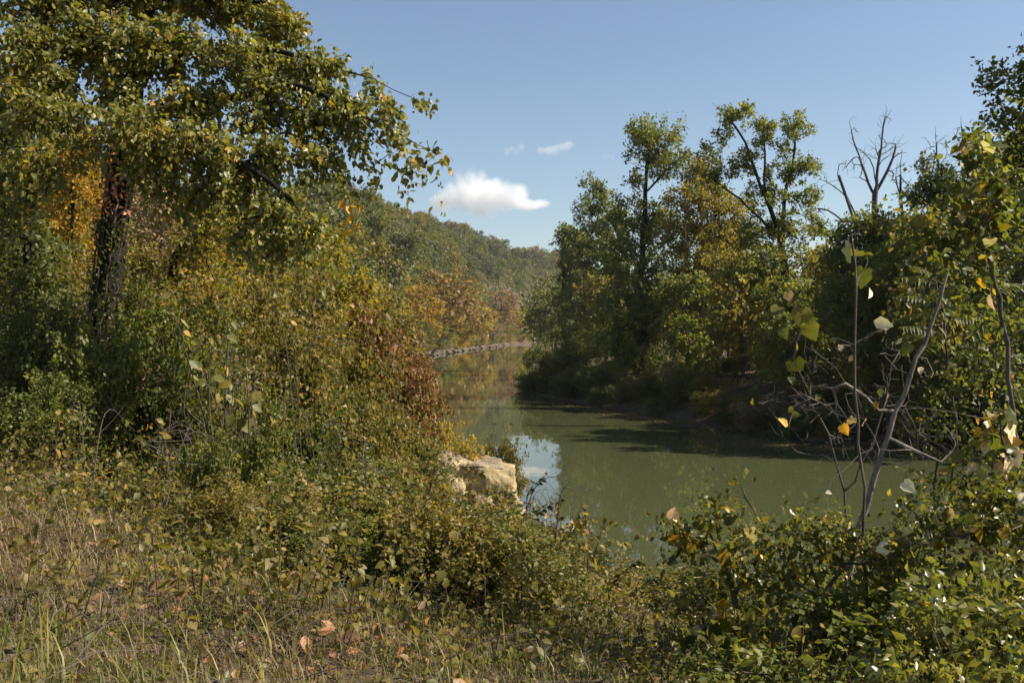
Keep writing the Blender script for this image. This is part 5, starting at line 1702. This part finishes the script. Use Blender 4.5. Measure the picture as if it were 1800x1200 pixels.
# tree whose branches hang in at the upper right
b = np.array([7.8, 12.5, hz_(7.8, 12.5) - .1])
build_tree('overhanging_tree', 'dark fine-leaved branches hanging in at the upper right corner', 'tree', b,
           [[b, W(1990, 500, 12.6), W(1960, 250, 12.4), W(1900, 100, 12.2), W(1880, 20, 12)], P2([(1960, 260), (1860, 190), (1790, 200), (1740, 215)], 12.2), P2([(1900, 110), (1800, 120), (1740, 160), (1720, 172)], 12), P2([(1965, 330), (1860, 300), (1770, 290)], 12.2)],
           [B(1745, 170, 12, 30, 16), B(1780, 150, 12, 50, 40), B(1765, 220, 12.2, 36, 28), B(1820, 210, 12.2, 60, 60), B(1790, 280, 12.2, 50, 40), B(1870, 120, 12, 80, 70), B(1900, 250, 12.2, 90, 80), B(1850, 330, 12.2, 60, 40), B(1900, 10, 12, 90, 60), B(1960, 380, 12.4, 60, 90)], 420, .14, .004,
           BARK['dark'], LM['dark'], 22, .06, 'diamond', rc=.15, step=.28, seed=410, clear_z=6, min_r=.004)
# trees of the near bank out of the frame on the right: their shade falls on the brush
for x, y, s, lf in [(15.5, 6.0, .62, 'green'), (20, 2.0, .75, 'olive'), (11.0, 4.4, .52, 'green')]:
    far_tree('tree of the near bank standing just outside the view on the right', x, y, s, 0, lf, 'near bank trees beyond the edge', name='riverside_tree')

# ------------------------------------------------------------------ leaves floating on the river
rw = np.random.default_rng(140)
cl = [spline([(20, 52, 0), (14, 56, 0), (9.5, 62.5, 0), (5, 76, 0)], .5), spline([(24, 45.2, 0), (18, 46, 0), (13.5, 49.5, 0), (11, 55, 0)], .4), spline([(14, 47, 0), (12, 48.5, 0), (9, 52, 0)], .4)]
Pf = []
for c in cl:
    Pf.append(np.repeat(c, 26, 0) + rw.normal(size=(len(c) * 26, 3)) * np.array([.7, .45, 0]))
Pf = np.vstack(Pf)
Pg = np.stack([-4 + 22 * rw.random(620), 15 + 65 * rw.random(620), np.zeros(620)], 1)
Pf = np.vstack([Pf, Pg])
Pf = Pf[in_river(Pf[:, 0], Pf[:, 1])]
Pf[:, 2] = .012
U = rw.normal(size=Pf.shape)
U[:, 2] = 0
v, f, k = leaf_geo(Pf, U, np.tile([0, 0, 1.0], (len(Pf), 1)) + rw.normal(size=Pf.shape) * .05, .075 + .05 * rw.random(len(Pf)), 'ovate')
v[:, 2] = np.maximum(v[:, 2], .006)
o = link('floating_leaves', mesh_np('floating_leaves', v, f, LM['litter'], np.repeat(rw.random(len(Pf)), k)))
setting(o, 'stuff')
tag(o, 'fallen leaves floating on the green river', 'fallen leaves')

# ------------------------------------------------------------------ clouds
def cloud(label, px, py, D, wpx, hpx, dens, seed, nb=14, flat=True):
    rng = np.random.default_rng(seed)
    c = W(px, py, D)
    wv, hv = wpx / F * D, hpx / F * D
    me = bpy.data.meshes.new('cloud')
    v = np.array([(-1, -1, -1), (1, -1, -1), (1, 1, -1), (-1, 1, -1), (-1, -1, 1), (1, -1, 1), (1, 1, 1), (-1, 1, 1)], float) * np.array([wv * .62, wv * .35, hv * .75])
    f_ = [(0, 3, 2, 1), (4, 5, 6, 7), (0, 1, 5, 4), (1, 2, 6, 5), (2, 3, 7, 6), (3, 0, 4, 7)]
    me.from_pydata([tuple(q) for q in v], [], f_)
    m, nt, out = new_mat('cloud_vapour')
    N, L = nt.nodes, nt.links
    tc = N.new('ShaderNodeTexCoord')

    def math_(op, a, b=None, clamp=False):
        n = N.new('ShaderNodeMath')
        n.operation = op
        n.use_clamp = clamp
        for i, q in enumerate((a, b)):
            if q is None:
                continue
            if isinstance(q, (int, float)):
                n.inputs[i].default_value = q
            else:
                L.new(q, n.inputs[i])
        return n.outputs[0]
    # union of a few puffs (distance field) roughened by noise
    ns = N.new('ShaderNodeTexNoise')
    ns.inputs['Scale'].default_value = 5.5 / wv
    ns.inputs['Detail'].default_value = 6
    ns.inputs['Roughness'].default_value = .62
    L.new(tc.outputs['Object'], ns.inputs['Vector'])
    acc = None
    for k in range(nb):
        t = (k + .5) / nb * 2 - 1
        if flat:
            hh = hv * (.12 + .58 * max(0, 1 - (t + .18) ** 2 * 1.25)) * (.8 + .35 * rng.random())
            cx, cz = t * wv * .46, -hv * .42 + hh * .55
            sx, sz_ = wv * .12, hh
        else:
            hh = hv * (.3 + .3 * rng.random())
            cx, cz = t * wv * .42, (rng.random() - .5) * hv * .5 + t * hv * .1
            sx, sz_ = wv * .2, hh
        mp = N.new('ShaderNodeMapping')
        mp.vector_type = 'TEXTURE'
        mp.inputs['Location'].default_value = (cx, (rng.random() - .5) * wv * .15, cz)
        mp.inputs['Scale'].default_value = (sx, wv * .17, sz_)
        L.new(tc.outputs['Object'], mp.inputs[0])
        ln = N.new('ShaderNodeVectorMath')
        ln.operation = 'LENGTH'
        L.new(mp.outputs[0], ln.inputs[0])
        acc = ln.outputs['Value'] if acc is None else math_('MINIMUM', acc, ln.outputs['Value'])
    e = math_('SUBTRACT', 1.0, acc)
    e = math_('ADD', e, math_('MULTIPLY', math_('SUBTRACT', ns.outputs['Fac'], .52), 1.9))
    e = math_('MULTIPLY', e, 1.6, True)
    dn_ = math_('MULTIPLY', e, dens)
    vs2 = N.new('ShaderNodeVolumePrincipled')
    vs2.inputs['Color'].default_value = (.98, .98, .98, 1)
    vs2.inputs['Anisotropy'].default_value = 0.0
    L.new(dn_, vs2.inputs['Density'])
    L.new(vs2.outputs[0], out.inputs['Volume'])
    me.materials.append(m)
    o = link('cloud', me)
    o.location = c
    tag(o, label, 'cloud', 'clouds')
    return o


cloud('large white cumulus cloud with a flat base above the hill', 862, 338, 2600, 205, 60, .024, 1)
cloud('small faint cloud above the left end of the big cloud', 904, 262, 2600, 40, 24, .010, 2, 4, False)
cloud('small bright wisp of cloud, the upper right one of two', 976, 259, 2600, 66, 24, .016, 3, 5, False)
cloud('tiny faint cloud next to the tall square-topped tree', 1070, 276, 2600, 24, 14, .008, 4, 3, False)

# ------------------------------------------------------------------ air: thin haze over the whole place
me = bpy.data.meshes.new('haze')
hx, hy0, hy1, h0, h1 = 2640, -540, 3240, -3.0, 112.0
me.from_pydata([(-hx, hy0, h0), (hx, hy0, h0), (hx, hy1, h0), (-hx, hy1, h0), (-hx, hy0, h1), (hx, hy0, h1), (hx, hy1, h1), (-hx, hy1, h1)], [],
               [(0, 3, 2, 1), (4, 5, 6, 7), (0, 1, 5, 4), (1, 2, 6, 5), (2, 3, 7, 6), (3, 0, 4, 7)])
m, nt, out = new_mat('haze_air')
pv = nt.nodes.new('ShaderNodeVolumePrincipled')
pv.inputs['Color'].default_value = (.86, .92, 1.0, 1)
pv.inputs['Density'].default_value = .00008
pv.inputs['Anisotropy'].default_value = .2
nt.links.new(pv.outputs[0], out.inputs['Volume'])
me.materials.append(m)
o = link('haze', me)
setting(o, 'stuff')
